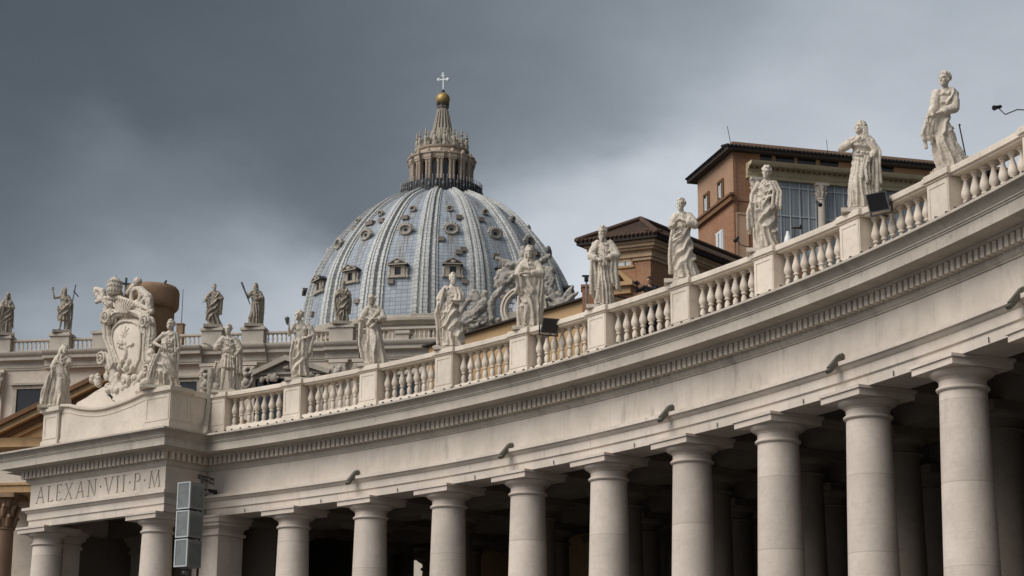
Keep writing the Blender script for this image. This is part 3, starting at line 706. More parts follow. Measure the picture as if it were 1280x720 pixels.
mb = MB(); mb.prism([(bk[0][0]-.5, 16), (bk[0][0]-.5, bk[0][1]-.4)] + bk + [(bk[-1][0]+.3, 16)], 1.0, 2.2); mb.build('blocking_wall', MT['bal'], pav)

# ================================================================== basilica facade (attic storey, balustrade, pediment)
FP = EYE + ray(150, 415)*(205/CF)
FF = Frame((FP.x, FP.y, 0), -R_(10))
fac = empty('basilica_facade', FF.o, FF.ang, 'pale travertine church facade with a statue crowned attic balustrade and an ochre pediment', 'church')
zr = FF.at(237, 418.7)[1]; zr2 = FF.at(237, 421.3)[1]; zb0 = FF.at(237, 434.5)[1]; zc1 = FF.at(237, 440.5)[1]; zc0 = FF.at(237, 446)[1]
XF0, XF1 = FF.at(-260, 430)[0], FF.at(690, 430)[0]
mb = MB(); mb.box(XF0, XF1, 0, 30, 0, zc0-.01)
mb.box(XF0, XF1, .3, 29, zc0-.02, zb0-.3); mb.build('attic_wall', MT['facade'], fac)
def straight(prof, x0, x1, mb=None):
    mb = mb or MB(); return mb.rings([[Vector((x, -o, z)) for o, z in prof] for x in (x0, x1)])
hc = zb0-zc0
cpf = [(-.5,zc0-.9),(.12,zc0-.9),(.12,zc0-.75),(.2,zc0-.7),(.2,zc0-.15),(.3,zc0),(.75,zc0+.05*hc),(.75,zc0+.4*hc),(.85,zc0+.45*hc),(1.05,zc0+.75*hc),(1.05,zc0+.9*hc),(0,zb0),(-.5,zb0)]
mb = straight(cpf, XF0, XF1)
for px0, px1, e in ((60, 255, .55), (303, 335, .3), (408, 450, .3)):
    a, b = FF.at(px0, 440)[0], FF.at(px1, 440)[0]; straight([(o+(e if o > 0 else 0), z+.007) for o, z in cpf], a, b, mb)
mb.build('cornice', MT['fbal'], fac)
mb = straight([(.0,zr2),(.5,zr2),(.5,zr-.05),(.42,zr),(-.1,zr),(-.1,zr2)], XF0, XF1); straight([(-.05,zb0-.02),(.45,zb0-.02),(.45,zb0+.14),(-.05,zb0+.14)], XF0, XF1, mb)
mb.build('balustrade_rail', MT['fbal'], fac)
fpeds = []
for px, hw, yt, ex in ((8, 10, 421.5, .25), (80, 12.5, 419, .6), (146, 26, 415.5, .6), (268, 13, 411.5, .3), (319, 14, 410.5, .3), (429, 15, 407.5, .3), (505, 8, 415, .2)):
    x, z = FF.at(px, yt); w = hw*205/CF
    m = MB(); m.box(x-w, x+w, -.55-ex, .4, zb0-.05, z-.35); m.box(x-w-.15, x+w+.15, -.7-ex, .55, z-.35, z-.12); m.box(x-w-.05, x+w+.05, -.6-ex, .45, z-.12, z)
    m.build('statue_pedestal', MT['fbal'], fac, smooth=20); fpeds.append((x, z, ex))
hb = zr2-zb0-.13
fb = MB().lathe([(.13,0),(.13,.12*hb),(.07,.15*hb),(.13,.4*hb),(.13,.5*hb),(.06,.75*hb),(.1,.85*hb),(.13,.88*hb),(.13,hb)], 8)
fb0 = None; x = FF.at(-12, 430)[0]; nb = 0
while x < FF.at(545, 430)[0] and nb < 100:
    if not any(abs(x-p[0]) < 1.0 for p in fpeds):
        nb += 1
        if fb0 is None: fb0 = o = fb.build('facade_baluster', MT['facade'], fac)
        else: o = fb0.copy(); col.objects.link(o)
        o.location = (x, -.2, zb0+.135)
    x += .47
# attic windows
def window(xa, ya, xb, yb, ped=None):
    (x0, z1), (x1, z0) = FF.at(xa, ya), FF.at(xb, yb)
    fr = MB(); t = .38
    fr.box(x0-t, x0, -.22, .0, z0, z1); fr.box(x1, x1+t, -.22, 0, z0, z1); fr.box(x0-t-.1, x1+t+.1, -.25, 0, z1, z1+t); fr.box(x0-t-.3, x1+t+.3, -.5, 0, z1+t, z1+t+.22)
    w = fr.build('attic_window', MT['facor'], fac, smooth=20)
    p = MB().box(x0, x1, -.05, -.004, z0, z1).build('pane', MT['glass'], w)
    if ped:
        (xa_, za_), (xm, zm), (xb_, zb_) = [FF.at(*q) for q in ped]; m = MB()
        th = .55
        m.prism([(xa_, za_), (xm, zm), (xm, zm-th), (xa_+.2, za_-th*.75)], -1.0, 0); m.prism([(xm+.003, zm), (xb_, zb_), (xb_-.2, zb_-th*.75), (xm+.003, zm-th)], -1.0, 0)
        m.prism([(xa_+.5, za_-.3), (xm, zm-th-.1), (xb_-.5, zb_-.3)], -.3, 0)
        for k in range(26):
            u = rnd.random(); xx = xa_+1+(xb_-xa_-2)*u; top = za_ + (zm-za_)*(1-abs(2*u-1))
            m.ball((xx, -.5-.1*rnd.random(), za_-.9+(top-za_)*rnd.random()), (rnd.uniform(.15,.4), .25, rnd.uniform(.15,.45)), 8, 6)
        m.build('window_pediment', MT['facor'], w)
window(22, 487, 48, 560); window(226, 478, 244, 540); window(303, 475, 398, 540, ((318, 466), (360, 446), (416, 464)))
window(470, 475, 520, 540)
# attic pilasters with carved heads
def carved_capital(seed, w=1.05, h=2.5):
    r = random.Random(seed); m = MB()
    m.box(-w, w, -.25, 0, h*.86, h); m.ball((0, -.3, h*.62), (.42*w, .4, .3*h/2.5), 12, 8); m.ball((0, -.35, h*.3), (.5*w, .35, .42), 12, 8)
    for sx in (-1, 1):
        th = [q*.5 for q in range(13)]
        m.tube([(sx*(w*.78 - .3*(1-q/13)*math.cos(q)), -.28, h*.72 + .3*(1-q/13)*math.sin(q)) for q in range(13)], [.12]*13, 6)
        m.tube([(sx*w*.8, -.2, h*.6), (sx*w*.75, -.3, h*.35), (sx*w*.4, -.35, h*.14), (0, -.35, h*.06)], [.13, .17, .17, .14], 7)
    for k in range(9): m.ball((r.uniform(-.8, .8)*w, -.3, r.uniform(.15, .9)*h), (r.uniform(.1, .22), .2, r.uniform(.1, .28)), 7, 5)
    return m
for n_, (px, pw, py) in enumerate(((2, 6, 447), (262, 8.5, 442), (312, 10, 440), (425, 10, 438), (452, 8, 437))):
    x, z = FF.at(px, py); w = pw*205/CF; m = MB().box(x-w, x+w, -.42, 0, 20, zc0-.89)
    m.box(x-w-.16, x+w+.16, -.62, -.0, zc0-1.2, zc0-.88)
    p = m.build('attic_pilaster', MT['facade'], fac, smooth=20)
    c = fuse(carved_capital(n_, w), 'carved_capital', MT['facor'], p, .07, 1); c.location = (x, -.44, zc0-3.8)
# central pediment, well in front of the attic wall
YP = -6.
def PQ(px, py): return FF.at(px, py, YP)
A_, M_ = PQ(0, 529.6), PQ(119, 471.8); sl_ = (M_[1]-A_[1])/(M_[0]-A_[0]); xm = PQ(152, 460)[0]
def zl(x): return A_[1] + sl_*(x-A_[0])
zbase = PQ(20, 549)[1]; xe = A_[0] - (A_[1]-zbase)/sl_
def chevron(o0, o1, y0, y1, name, mat):
    m = MB()
    for s in (1, -1):
        X = lambda x: x if s == 1 else 2*xm-x
        m.prism([(X(xe), zl(xe)-o0), (X(xm-.001), zl(xm)-o0), (X(xm-.001), zl(xm)-o1), (X(xe), zl(xe)-o1)], y0, y1)
    return m.build(name, mat, fac, smooth=20)
chevron(0, .5, YP-.9, YP+5.9, 'raking_sima', MT['ochdark']); chevron(.503, 1.15, YP-.55, YP+5.9, 'raking_cornice', MT['ochre']); chevron(1.153, 1.75, YP+.1, YP+5.9, 'raking_bed_moulding', MT['ochdark'])
chevron(1.753, 2.2, YP+.35, YP+5.9, 'raking_fillet', MT['ochre'])
x2 = 2*xm-xe
m = MB().prism([(xe, zbase-1), (xm, zl(xm)-1.6), (x2, zbase-1)], YP+.7, YP+5.9); m.build('tympanum', MT['ochre'], fac)
m = straight([(-5.9-YP,zbase-1.6),(-YP-.2,zbase-1.6),(-YP-.1,zbase-1.2),(-YP+.7,zbase-.9),(-YP+.7,zbase-.35),(-YP+.9,zbase),(-5.9-YP,zbase)], xe, x2); m.build('pediment_cornice', MT['ochre'], fac)
za1, za0 = PQ(10, 603)[1], PQ(10, 615)[1]
m = MB(); m.box(xe+1, x2-1, YP+.35, -.01, za1-.003, zbase-1.605); m.build('facade_frieze', MT['facade'], fac)
m = MB(); m.box(xe+1, x2-1, YP+.3, -.01, za0, za1); m.box(xe+.9, x2-.9, YP+.15, -.01, za1-.25, za1-.006); m.build('facade_architrave', MT['ochre'], fac)
# engaged Corinthian columns under the pediment
def corinthian(parent, x, y, zt, r, hcap, shaft_bottom, mat, capmat):
    sh = MB().lathe([(r*1.12, shaft_bottom), (r*1.08, shaft_bottom+(zt-hcap-shaft_bottom)*.5), (r*.97, zt-hcap-.2), (r*1.06, zt-hcap-.15), (r*1.06, zt-hcap)], 24, (x, y, 0)).build('facade_column', mat, parent)
    m = MB().lathe([(r*.95, zt-hcap), (r*.98, zt-hcap*.5), (r*1.25, zt-hcap*.15)], 16, (x, y, 0)); w = r*1.5
    m.box(x-w, x+w, y-w, y+w, zt-hcap*.14, zt)
    for row, (zz, n) in enumerate(((.05, 8), (.35, 8), (.62, 8))):
        for k in range(n):
            a = 2*PI*(k+.5*row)/n; c, s_ = math.cos(a), math.sin(a); b = zt-hcap*(1-zz)
            m.tube([(x+c*r*1.0, y+s_*r*1.0, b), (x+c*r*1.12, y+s_*r*1.12, b+hcap*.2), (x+c*r*1.32, y+s_*r*1.32, b+hcap*.3), (x+c*r*1.4, y+s_*r*1.4, b+hcap*.24)], [.2*r, .23*r, .16*r, .09*r], 6)
    m.build('capital', capmat, sh, smooth=60)
xc, zc_ = FF.at(4, 622, YP+1.3); zcb = FF.at(4, 660, YP+1.3)[1]
for k in range(2): corinthian(fac, xc + (0, -9.5)[k], YP+1.7, za0-.01, 1.15, za0-zcb, 0, MT['shaftbr'], MT['shaftbr'])

# ================================================================== the great dome behind
DP = EYE + ray(549, 390)*(358/CF)
dome = empty('basilica_dome', (DP.x, DP.y, 0), 0, 'great ribbed blue grey lead dome with a columned lantern behind the facade', 'dome')
def dz_(py):
    p = aty(549, py, DP.y); return p.z, (p-EYE).dot(FW)/CF
def prof(lst): return [(hw*dz_(py)[1], dz_(py)[0]) for py, hw in lst]
alpha = math.atan2(-DP.y, -DP.x); PHI0 = alpha - R_(6)
SH = [(436,171),(425,170),(410,168),(396,165.5),(385,163.5),(375,161),(365,157.5),(355,153.2),(345,148),(335,142.3),(325,135.8),(315,128.4),(305,120.5),(295,112),(285,102.5),(276,92.5),(268,81.5),(262,71),(257,61),(253,52.5)]
SP = prof(SH)
MB().lathe(SP, 128, a0=PHI0, uv=128).build('shell', MT['lead'], dome)
rb = MB(); CS = [(-1.25,-.5),(-1.25,.16),(-1.02,.18),(-1.0,.5),(-.66,.55),(-.6,.16),(-.42,.16),(-.36,.98),(-.12,1.02),(-.08,.86),(.08,.86),(.12,1.02),(.36,.98),(.42,.16),(.6,.16),(.66,.55),(1.0,.5),(1.02,.18),(1.25,.16),(1.25,-.5)]
rr = []; ln = 0; nn_ = len(CS)
dense = []
for k in range(len(SP)-1):
    for q in range(3):
        t = q/3; dense.append((SP[k][0]*(1-t)+SP[k+1][0]*t, SP[k][1]*(1-t)+SP[k+1][1]*t))
dense.append(SP[-1])
for k, (r, z) in enumerate(dense):
    a = dense[max(0, k-1)]; b = dense[min(len(dense)-1, k+1)]; t = Vector((b[0]-a[0], 0, b[1]-a[1])).normalized(); nrm = Vector((t.z, 0, -t.x))
    w = 1.95 - 1.05*k/(len(dense)-1)
    rr.append([Vector((r, 0, z)) + nrm*h*(1-.35*k/(len(dense)-1)) + Vector((0, u*w, 0)) for u, h in CS])
rb.rings(rr)
q = 0; ln = 0
for k in range(len(dense)-1):
    d_ = math.hypot(dense[k+1][0]-dense[k][0], dense[k+1][1]-dense[k][1])
    for j in range(nn_):
        rb.uv[q] = ((j*.43, ln), ((j+1)*.43, ln), ((j+1)*.43, ln+d_), (j*.43, ln+d_)); q += 1
    ln += d_
rib = rb.build('rib', MT['ribl'], dome, smooth=30)
rf = MB(); r0, z0 = SP[0]
rf.box(r0-1, r0+1.0, -2.1, 2.1, z0-.6, z0+.35); rf.box(r0-1, r0+1.2, -2.3, 2.3, z0-.9, z0-.6)
rf.build('rib_foot', MT['attic'], rib, smooth=20)
for k in range(16):
    o = rib if k == 0 else copy_tree(rib); o.rotation_euler = (0, 0, PHI0 + k*PI/8)
# dormers: three rows
def at_profile(py):
    pts = SP                                # the height at which the near face of the shell shows at this level
    for hw in range(170, 40, -1):
        y_ = py + (994-py)*hw/CF
        if hw <= np.interp(y_, [q[0] for q in SH[::-1]], [q[1] for q in SH[::-1]]): break
    z, s = dz_(y_)
    for k in range(len(pts)-1):
        if pts[k][1] <= z <= pts[k+1][1]:
            t = (z-pts[k][1])/(pts[k+1][1]-pts[k][1]); return pts[k][0]*(1-t)+pts[k+1][0]*t, z
    return pts[-1]
def dormer_low():
    r, z = at_profile(342); m = MB()
    m.box(-1.4, .45, -1.25, -.55, 0, 1.5); m.box(-1.4, .45, .55, 1.25, 0, 1.5); m.box(-1.4, .55, -1.4, 1.4, -.42, .0); m.box(-2.2, .45, -1.25, 1.25, 1.45, 1.8)
    for s_ in (-1, 1):
        m.tube([(.1, s_*1.35, 1.5), (.15, s_*1.6, .9), (.2, s_*1.5, .2), (.25, s_*1.75, -.3)], [.16, .22, .2, .26], 7); m.ball((.3, s_*1.7, -.35), .3, 8, 6)
    o = m.build('dormer', MT['attic'], dome, smooth=30)
    MB().box(-2.0, .1, -.55, .55, 0, 1.44).build('opening', MT['glass'], o)
    f = MB(); pts = [(-1.75, 1.75), (1.75, 1.75), (1.8, 1.95), (.9, 2.55), (0, 2.85), (-.9, 2.55), (-1.8, 1.95)]
    f.add([Vector((1.0, y, zz)) for y, zz in pts] + [Vector((-3.2, y, zz)) for y, zz in pts], [tuple(range(7)), tuple(range(13, 6, -1))] + [(q_, 7+q_, 7+(q_+1) % 7, (q_+1) % 7) for q_ in range(7)])
    f.build('hood', MT['iron'], o, smooth=20)
    g_ = MB(); g_.ball((1.0, 0, 2.2), (.12, .5, .28), 8, 6)
    for s_ in (-1, 1): g_.bar((1.02, s_*1.8, 1.9), (1.02, 0, 2.85), .16)
    g_.bar((1.02, -1.8, 1.8), (1.02, 1.8, 1.8), .16); g_.build('hood_moulding', MT['attic'], o)
    return o, r, z
def dormer_ring(py, R1, tall):
    r, z = at_profile(py); m = MB(); n = 18
    pts = [(.75, R1*math.cos(2*PI*k/n), R1*tall*math.sin(2*PI*k/n)) for k in range(n+1)]
    m.tube([Vector(p) for p in pts], R1*.2, 8)
    m.lathe([(R1*1.0, -1.6), (R1*1.0, .6)], 18); vv = []
    m.v[-36:] = [(p[2], p[0], p[1]*tall) for p in m.v[-36:]]
    for k in range(9): a = PI*(k/8); m.ball((.6, R1*1.25*math.cos(a), R1*tall*1.15*math.sin(a)+.1), R1*.27, 8, 6)
    m.box(-1.2, .6, -R1*1.1, R1*1.1, -R1*tall*1.25, -R1*tall*.95)
    o = m.build('dormer', MT['angel'], dome, smooth=50)
    g_ = MB(); g_.lathe([(R1*.36, -1.0), (R1*.36, .63)], 18); g_.v = [(p[2], p[0], p[1]*tall) for p in g_.v]; g_.build('opening', MT['glass'], o)
    return o, r, z
for mk in (dormer_low, lambda: dormer_ring(286, 1.05, .8), lambda: dormer_ring(260, .5, .85)):
    o0, r, z = mk()
    for k in range(16):
        o = o0 if k == 0 else copy_tree(o0); a = PHI0 + (k+.5)*PI/8
        o.location = (r*math.cos(a), r*math.sin(a), z); o.rotation_euler = (0, 0, a)
# small lead hatches scattered over the bays
hat = MB().box(-.5, .45, -.55, .55, 0, .75).build('lead_hatch', MT['spire'], dome, smooth=20); rh = random.Random(21)
for k in range(26):
    o = hat if k == 0 else hat.copy()
    if k: col.objects.link(o)
    r, z = at_profile(rh.choice((378, 372, 352, 316, 312, 300, 272, 345))); a = alpha + R_(rh.uniform(-78, 78)); a = PHI0 + (round((a-PHI0)/(PI/8)-.5)+.5)*PI/8 + rh.choice((-.085, .085, .05, -.05, .0))
    o.location = (r*math.cos(a), r*math.sin(a), z); o.rotation_euler = (0, 0, a)
# base rings and attic of the drum
zb_, sb = dz_(393)
m = MB().lathe([(r0*1.0, z0+.2), (r0+.9, z0+.15), (r0+1.1, z0-.3), (r0+1.9, z0-.5), (r0+1.9, z0-.95), (r0+1.2, z0-1.1), (r0+1.0, z0-1.5), (r0+.7, z0-1.55), (r0+.7, z0-2.0), (r0+1.0, z0-2.1), (r0+1.0, z0-2.4), (r0-1, z0-2.5)], 128)
m.build('base_cornice', MT['attic'], dome)
m = MB().lathe([(r0+.3, z0-2.4), (r0+.3, z0-8), (r0+2.2, z0-8.1), (r0+2.2, z0-9.5), (r0-.8, z0-9.6), (r0-.8, 38)], 96); m.build('drum', MT['attic'], dome)
m = MB()
for k in range(32):
    a = PHI0 + k*PI/16; rm = Matrix.Rotation(a, 4, 'Z'); m.box(r0-.2, r0+.75, -1.0, 1.0, z0-7.9, z0-2.45, rm)
m.build('drum_pier', MT['attic'], dome, smooth=20)
m = MB().box(-40, 40, -118, 40, 0, 44); nv = m.build('nave_roof', MT['facor'], dome); nv.rotation_euler = (0, 0, FF.ang)
# lantern
LM = MT['lant']
MB().lathe(prof([(258,50),(257,52.5),(255.5,53),(255,50),(254.5,51.5),(253,51.5),(252.5,30)]), 64).build('lantern_platform', LM, dome)
m = MB().lathe(prof([(253.2,50.6),(237.5,50.6),(237.4,50.0),(253.1,50.0)]), 64); m.build('platform_railing', MT['iron'], dome)
m = MB()
for k in range(72):
    a = 2*PI*k/72; rr_ = 50.9*dz_(240)[1]; p = Vector((rr_*math.cos(a), rr_*math.sin(a), 0))
    m.tube([p+Vector((0, 0, dz_(248)[0])), p+Vector((0, 0, dz_(232.6)[0]))], .07, 5)
    if k % 2: m.ball(p+Vector((0, 0, dz_(243+rnd.uniform(-2, 2))[0])), (.25, .25, .45), 7, 5)
m.build('railing_post', MT['lampgr'], dome)
MB().lathe(prof([(252,33),(208,33),(207.5,30)]), 48).build('lantern_wall', MT['lantred'], dome)
z0l, s0 = dz_(252); z1l = dz_(208)[0]; rl = 38.2*dz_(215)[1]
m = MB(); hh = z1l-z0l
for sy in (-.31, .31): m.lathe([(.36, 0), (.36, .3), (.27, .35), (.25, hh*.85), (.3, hh*.87), (.36, hh*.95), (.36, hh)], 12, (rl, sy, z0l))
m.box(rl-1.2, rl-.1, -.5, .5, z0l, z1l-.001); m.box(rl-.45, rl+.45, -.68, .68, z1l-.35, z1l); m.box(rl-.4, rl+.4, -.64, .64, z0l+.001, z0l+.25)
lc = m.build('lantern_column', LM, dome)
b_ = MB().box(rl-1.2, rl+.55, -.72, .72, z1l+.003, dz_(203)[0]); b_.box(rl-1.2, rl+.75, -.85, .85, dz_(203)[0], dz_(201.5)[0]); b_.ball((rl+.1, 0, dz_(199.5)[0]), (.4, .4, .55), 8, 6)
b_.build('entablature_block', LM, lc, smooth=25)
lw = MB().box(33*s0-.3, 33*s0+.14, -.52, .52, dz_(249)[0], dz_(211)[0]).build('lantern_window', MT['glass'], dome)
for k in range(16):
    a = PHI0 + k*PI/8 + R_(3)
    o = lc if k == 0 else copy_tree(lc); o.rotation_euler = (0, 0, a)
    o = lw if k == 0 else copy_tree(lw); o.rotation_euler = (0, 0, a+PI/16)
MB().lathe(prof([(208.5,30),(208,37.5),(205,38.5),(203,39),(201.8,41),(200.9,41),(200.6,34),(200,33),(193,31.3),(192.5,33),(191,34),(190.3,34),(190,20)]), 64).build('lantern_entablature', LM, dome)
m = MB(); rc = 31.5*dz_(178)[1]; zc2 = dz_(190.2)[0]
m.lathe([(.42,0),(.42,.4),(.2,.6),(.36,1.2),(.3,1.6),(.14,2.0),(.32,2.35),(.10,2.55),(.2,2.9),(.05,3.5)], 8, (rc, 0, zc2))
m.tube([(rc-.3,0,zc2+1.3),(rc-.9,0,zc2+1.9),(rc-1.3,0,zc2+1.4),(rc-1.0,0,zc2+.6)], .2, 6); m.lathe([(.2,0),(.26,1.2),(.1,1.6),(.2,2.0),(.04,2.6)], 7, (rc-1.5, .55, zc2+1.0))
m.tube([(rc-1.0,-.0,zc2+.3),(rc-1.9,0,zc2+1.0),(rc-2.5,0,zc2+2.6),(rc-2.75,0,zc2+4.2)], [.3,.26,.2,.12], 6)
cd = m.build('candelabrum', MT['attic'], dome)
for k in range(16):
    o = cd if k == 0 else copy_tree(cd); o.rotation_euler = (0, 0, PHI0+(k+.5)*PI/8)
MB().lathe(prof([(190,25),(184,17.5),(177,14),(168,11.6),(160,9.8),(150,8.0),(143,6.6),(137,5.4),(135.5,7.2),(133.5,7.6),(132.5,5),(130,3.4)]), 32).build('spire', MT['spire'], dome)
m = MB(); fin = prof([(190,27),(177,15.2),(168,12.6),(160,10.7),(150,8.9),(143,7.4),(137,6.1)])
for k in range(16):
    a = PHI0+k*PI/8; m.tube([(r*math.cos(a), r*math.sin(a), z) for r, z in fin], [.26,.24,.2,.18,.15,.13,.12], 6)
    r, z = fin[3]; 
m.build('spire_rib', MT['attic'], dome)
m = MB().lathe(prof([(134.5,4.5),(130,4.2),(131,3)]), 16); 
for k in range(8):
    a = 2*PI*k/8; r, z = prof([(135, 6.5)])[0]; m.tube([(r*math.cos(a), r*math.sin(a), z), (r*1.05*math.cos(a), r*1.05*math.sin(a), z+1.4)], .18, 6)
m.build('spire_collar', MT['iron'], dome)
zc3, s3 = dz_(124.3); MB().ball((0, 0, zc3), 8.8*s3, 28, 18).build('ball', MT['gold'], dome)
zt, zx, zbb = dz_(92.5)[0], dz_(99.5)[0], dz_(117)[0]; m = MB()
m.lathe([(.42, zbb-.3), (.36, zbb+.4), (.2, zbb+.8)], 10); m.build('cross_foot', MT['iron'], dome)
m = MB(); ax = 6.4*s3; xa = FF.ang
dirx = Vector((math.cos(xa), math.sin(xa), 0))
m.bar((0, 0, zbb+.6), (0, 0, zt), .26); m.bar(dirx*-ax+Vector((0, 0, zx)), dirx*ax+Vector((0, 0, zx)), .26, .26)
for p in (Vector((0, 0, zt)), dirx*-ax+Vector((0, 0, zx)), dirx*ax+Vector((0, 0, zx))): m.ball(p, .27, 8, 6)
for s_ in (-1, 1):
    m.ball(dirx*(s_*ax*.86)+Vector((0, 0, zx+.2)), .2, 7, 5); m.ball(dirx*(s_*ax*.86)+Vector((0, 0, zx-.2)), .2, 7, 5); m.ball(Vector((0, 0, zt-.35))+dirx*(s_*.22), .2, 7, 5)
m.build('cross', MT['cross'], dome)

# ================================================================== papal palace block (brick, with glazed loggia)
BP = EYE + ray(915.4, 192)*(1/ray(915.4, 192).y)*140
BF = Frame((BP.x, BP.y, 0), R_(14.8))
pal = empty('brick_palace', BF.o, BF.ang, 'tall brick palace under a dark eave with a glazed loggia and cream cornice', 'palace')
zt = BF.at(917, 191)[1]
Ly = BF.side(872, 240)[0]; Lx = 42
zs = BF.side(870, 283)[1]; zs2 = BF.at(915.4, 245)[1]; zsc = (zs+zs2)/2
mb = MB().box(0, Lx, 0, Ly, 0, zsc); mb.build('brick_wall', MT['brick'], pal)
mb = MB().box(0, Lx, 0, Ly, zsc, zt+.9); mb.build('upper_wall', MT['plast'], pal)
mb = MB().box(.001, 2.2, -.06, 0, zsc-.3, zt+.3); mb.box(-.0, .25, -.10, -.061, zsc-9, zt); mb.build('brick_strip', MT['brick'], pal)
mb = MB().box(-.28, -.001, -.28, Ly+.1, zsc-.35, zsc+.05); mb.box(-.4, -.001, -.4, Ly+.15, zsc+.05, zsc+.22); mb.build('string_course', MT['ochdark'], pal)
def side_window(px, py0, py1, w, shut=False):
    y, z1 = BF.side(px, py0); z0 = BF.side(px, py1)[1]
    f = MB(); t = .16
    w *= .45; f.box(-.14, -.001, y-w-t, y-w, z0, z1); f.box(-.14, -.001, y+w, y+w+t, z0, z1); f.box(-.16, -.001, y-w-t, y+w+t, z1, z1+t); f.box(-.2, -.001, y-w-t-.05, y+w+t+.05, z0-t, z0)
    o = f.build('window', MT['ochdark'] if not shut else MT['white'], pal, smooth=20)
    MB().box(-.05, -.002, y-w, y+w, z0, z1).build('pane', MT['glass'], o)
    if shut:
        s_ = MB(); s_.box(-.17, -.05, y-w+.02, y-.06, z0, z1); s_.box(-.17, -.05, y+.3*w, y+w-.02, z0, z1); s_.build('shutter', MT['shut'], o)
    else:
        s_ = MB(); s_.box(-.08, -.051, y-w*.0-.06, y+.06, z0, z1); s_.box(-.08, -.051, y+w*.4, y+w*.98, z0+.2, z1-.2); s_.build('shutter', MT['shut'], o)
side_window(884, 244, 266, .95); side_window(901.6, 228, 249.5, .95); side_window(901, 292, 316, 1.25, True)
# loggia on the right-hand face
X = lambda px, py: BF.at(px, py)[0]
Z = lambda px, py: BF.at(px, py)[1]
xl0 = X(940, 230); xl1 = X(1175, 220); zc_t = BF.at(1000, 205, -1.3)[1]; zc_b = BF.at(1000, 211, -1.1)[1]; zd_b = BF.at(1000, 216.5, -.6)[1]; za_b = BF.at(1000, 227.5, -.35)[1]
pr = [(-.2,za_b),(.35,za_b),(.35,za_b+.25),(.42,za_b+.3),(.42,zd_b-.15),(.5,zd_b),(.62,zd_b+.02),(.62,zc_b-.1),(.75,zc_b),(1.1,zc_b+.1),(1.1,zc_t-.3),(1.2,zc_t-.2),(1.3,zc_t),(-.2,zc_t+.1)]
straight(pr, xl0-.5, xl1).build('loggia_entablature', MT['cream'], pal)
ld0 = MB().box(0, .22, -.80, -.6, zd_b+.05, zc_b-.08).build('loggia_dentil', MT['ochdark'], pal); x = xl0-.4
while x < xl1:
    o = ld0 if x == xl0-.4 else ld0.copy()
    if o is not ld0: col.objects.link(o)
    o.location = (x, 0, 0); x += .42
gl = MB().box(X(971, 250), xl1, -.06, -.001, Z(1000, 330), za_b-.002).build('loggia_glazing', MT['curtain'], pal)
mb = MB()
for px in (975, 987, 999, 1010, 1019): mb.box(X(px, 260)-.035, X(px, 260)+.035, -.16, -.061, Z(1000, 330), za_b-.01)
for px in (1032, 1043, 1054, 1066, 1078): mb.box(X(px, 260)-.035, X(px, 260)+.035, -.16, -.061, Z(1000, 330), za_b-.01)
for py in (236.5, 271.5, 305): mb.box(X(971, 250), X(1020, 250), -.13, -.062, Z(997, py)-.05, Z(997, py)+.05); mb.box(X(1030, 250), xl1, -.13, -.062, Z(1045, py+5)-.05, Z(1045, py+5)+.05)
mb.build('glazing_bars', MT['lampbar'], gl)
for px in (944, 1024.5, 1090):
    xx = X(px, 250); zt2 = za_b-.005; m = MB().lathe([(.36, zt2-9), (.34, zt2-4), (.31, zt2-1.3), (.36, zt2-1.25), (.36, zt2-1.15)], 20, (xx, -.25, 0)); o = m.build('loggia_column', MT['bal'], pal)
    c_ = MB().lathe([(.31, zt2-1.15), (.34, zt2-.6), (.5, zt2-.2)], 14, (xx, -.25, 0)); c_.box(xx-.52, xx+.52, -.68, -.001, zt2-.2, zt2)
    for k in range(8):
        a = 2*PI*k/8
        for zz in (.95, .55): c_.tube([(xx+.33*math.cos(a), -.25+.33*math.sin(a), zt2-zz-.1), (xx+.42*math.cos(a), -.25+.42*math.sin(a), zt2-zz+.22), (xx+.5*math.cos(a), -.25+.5*math.sin(a), zt2-zz+.18)], [.09, .1, .05], 6)
    c_.build('capital', MT['bal'], o, smooth=60)
(xa, z1), (xb, z0) = BF.at(921, 268), BF.at(934, 330); mb = MB(); mb.box(xa, xb, -.07, -.0611, z0, z1); mb.build('plaster_panel', MT['peach'], pal)
mb = MB(); mb.box(xa-.12, xa, -.13, -.0612, z0, z1); mb.box(xb, xb+.12, -.13, -.0612, z0, z1); mb.box(xa-.12, xb+.12, -.13, -.0612, z1, z1+.14); mb.build('panel_frame', MT['peach'], pal, smooth=20)
mb = MB().box(xl0-.4, xl1, .02, .5, zc_t+.12, zt+.6); mb.build('attic_brick', MT['brick'], pal)
for px in (953, 981, 1008, 1036, 1075, 1105):
    mb = MB(); xx = X(px, 196); mb.box(xx-.75, xx+.75, -.03, .019, zc_t+.5, zt+.2); mb.build('attic_opening', MT['glass'], pal)
# eave and low roof
oh = .6
zE = zt + .05; ex0, ex1, ey0, ey1 = -oh, Lx+oh, -oh, Ly+.8
mb = MB(); 
mb.box(ex0, ex1, ey0, ey1, zE, zE+.16); mb.build('eave', MT['soffit'], pal)
mb = MB(); rz_ = zE+.16; cx_, cy_ = (ex0+ex1)/2, (ey0+ey1)/2; hy = (ey1-ey0)/2; hh_ = hy*.22
vv = [Vector(p) for p in ((ex0,ey0,rz_),(ex1,ey0,rz_),(ex1,ey1,rz_),(ex0,ey1,rz_),(ex0,ey0,rz_+.14),(ex1,ey0,rz_+.14),(ex1,ey1,rz_+.14),(ex0,ey1,rz_+.14),(ex0+hy,cy_,rz_+hh_),(ex1-hy,cy_,rz_+hh_))]
mb.add(vv, [(0,1,5,4),(1,2,6,5),(2,3,7,6),(3,0,4,7),(4,5,9,8),(5,6,9),(6,7,8,9),(7,4,8)])
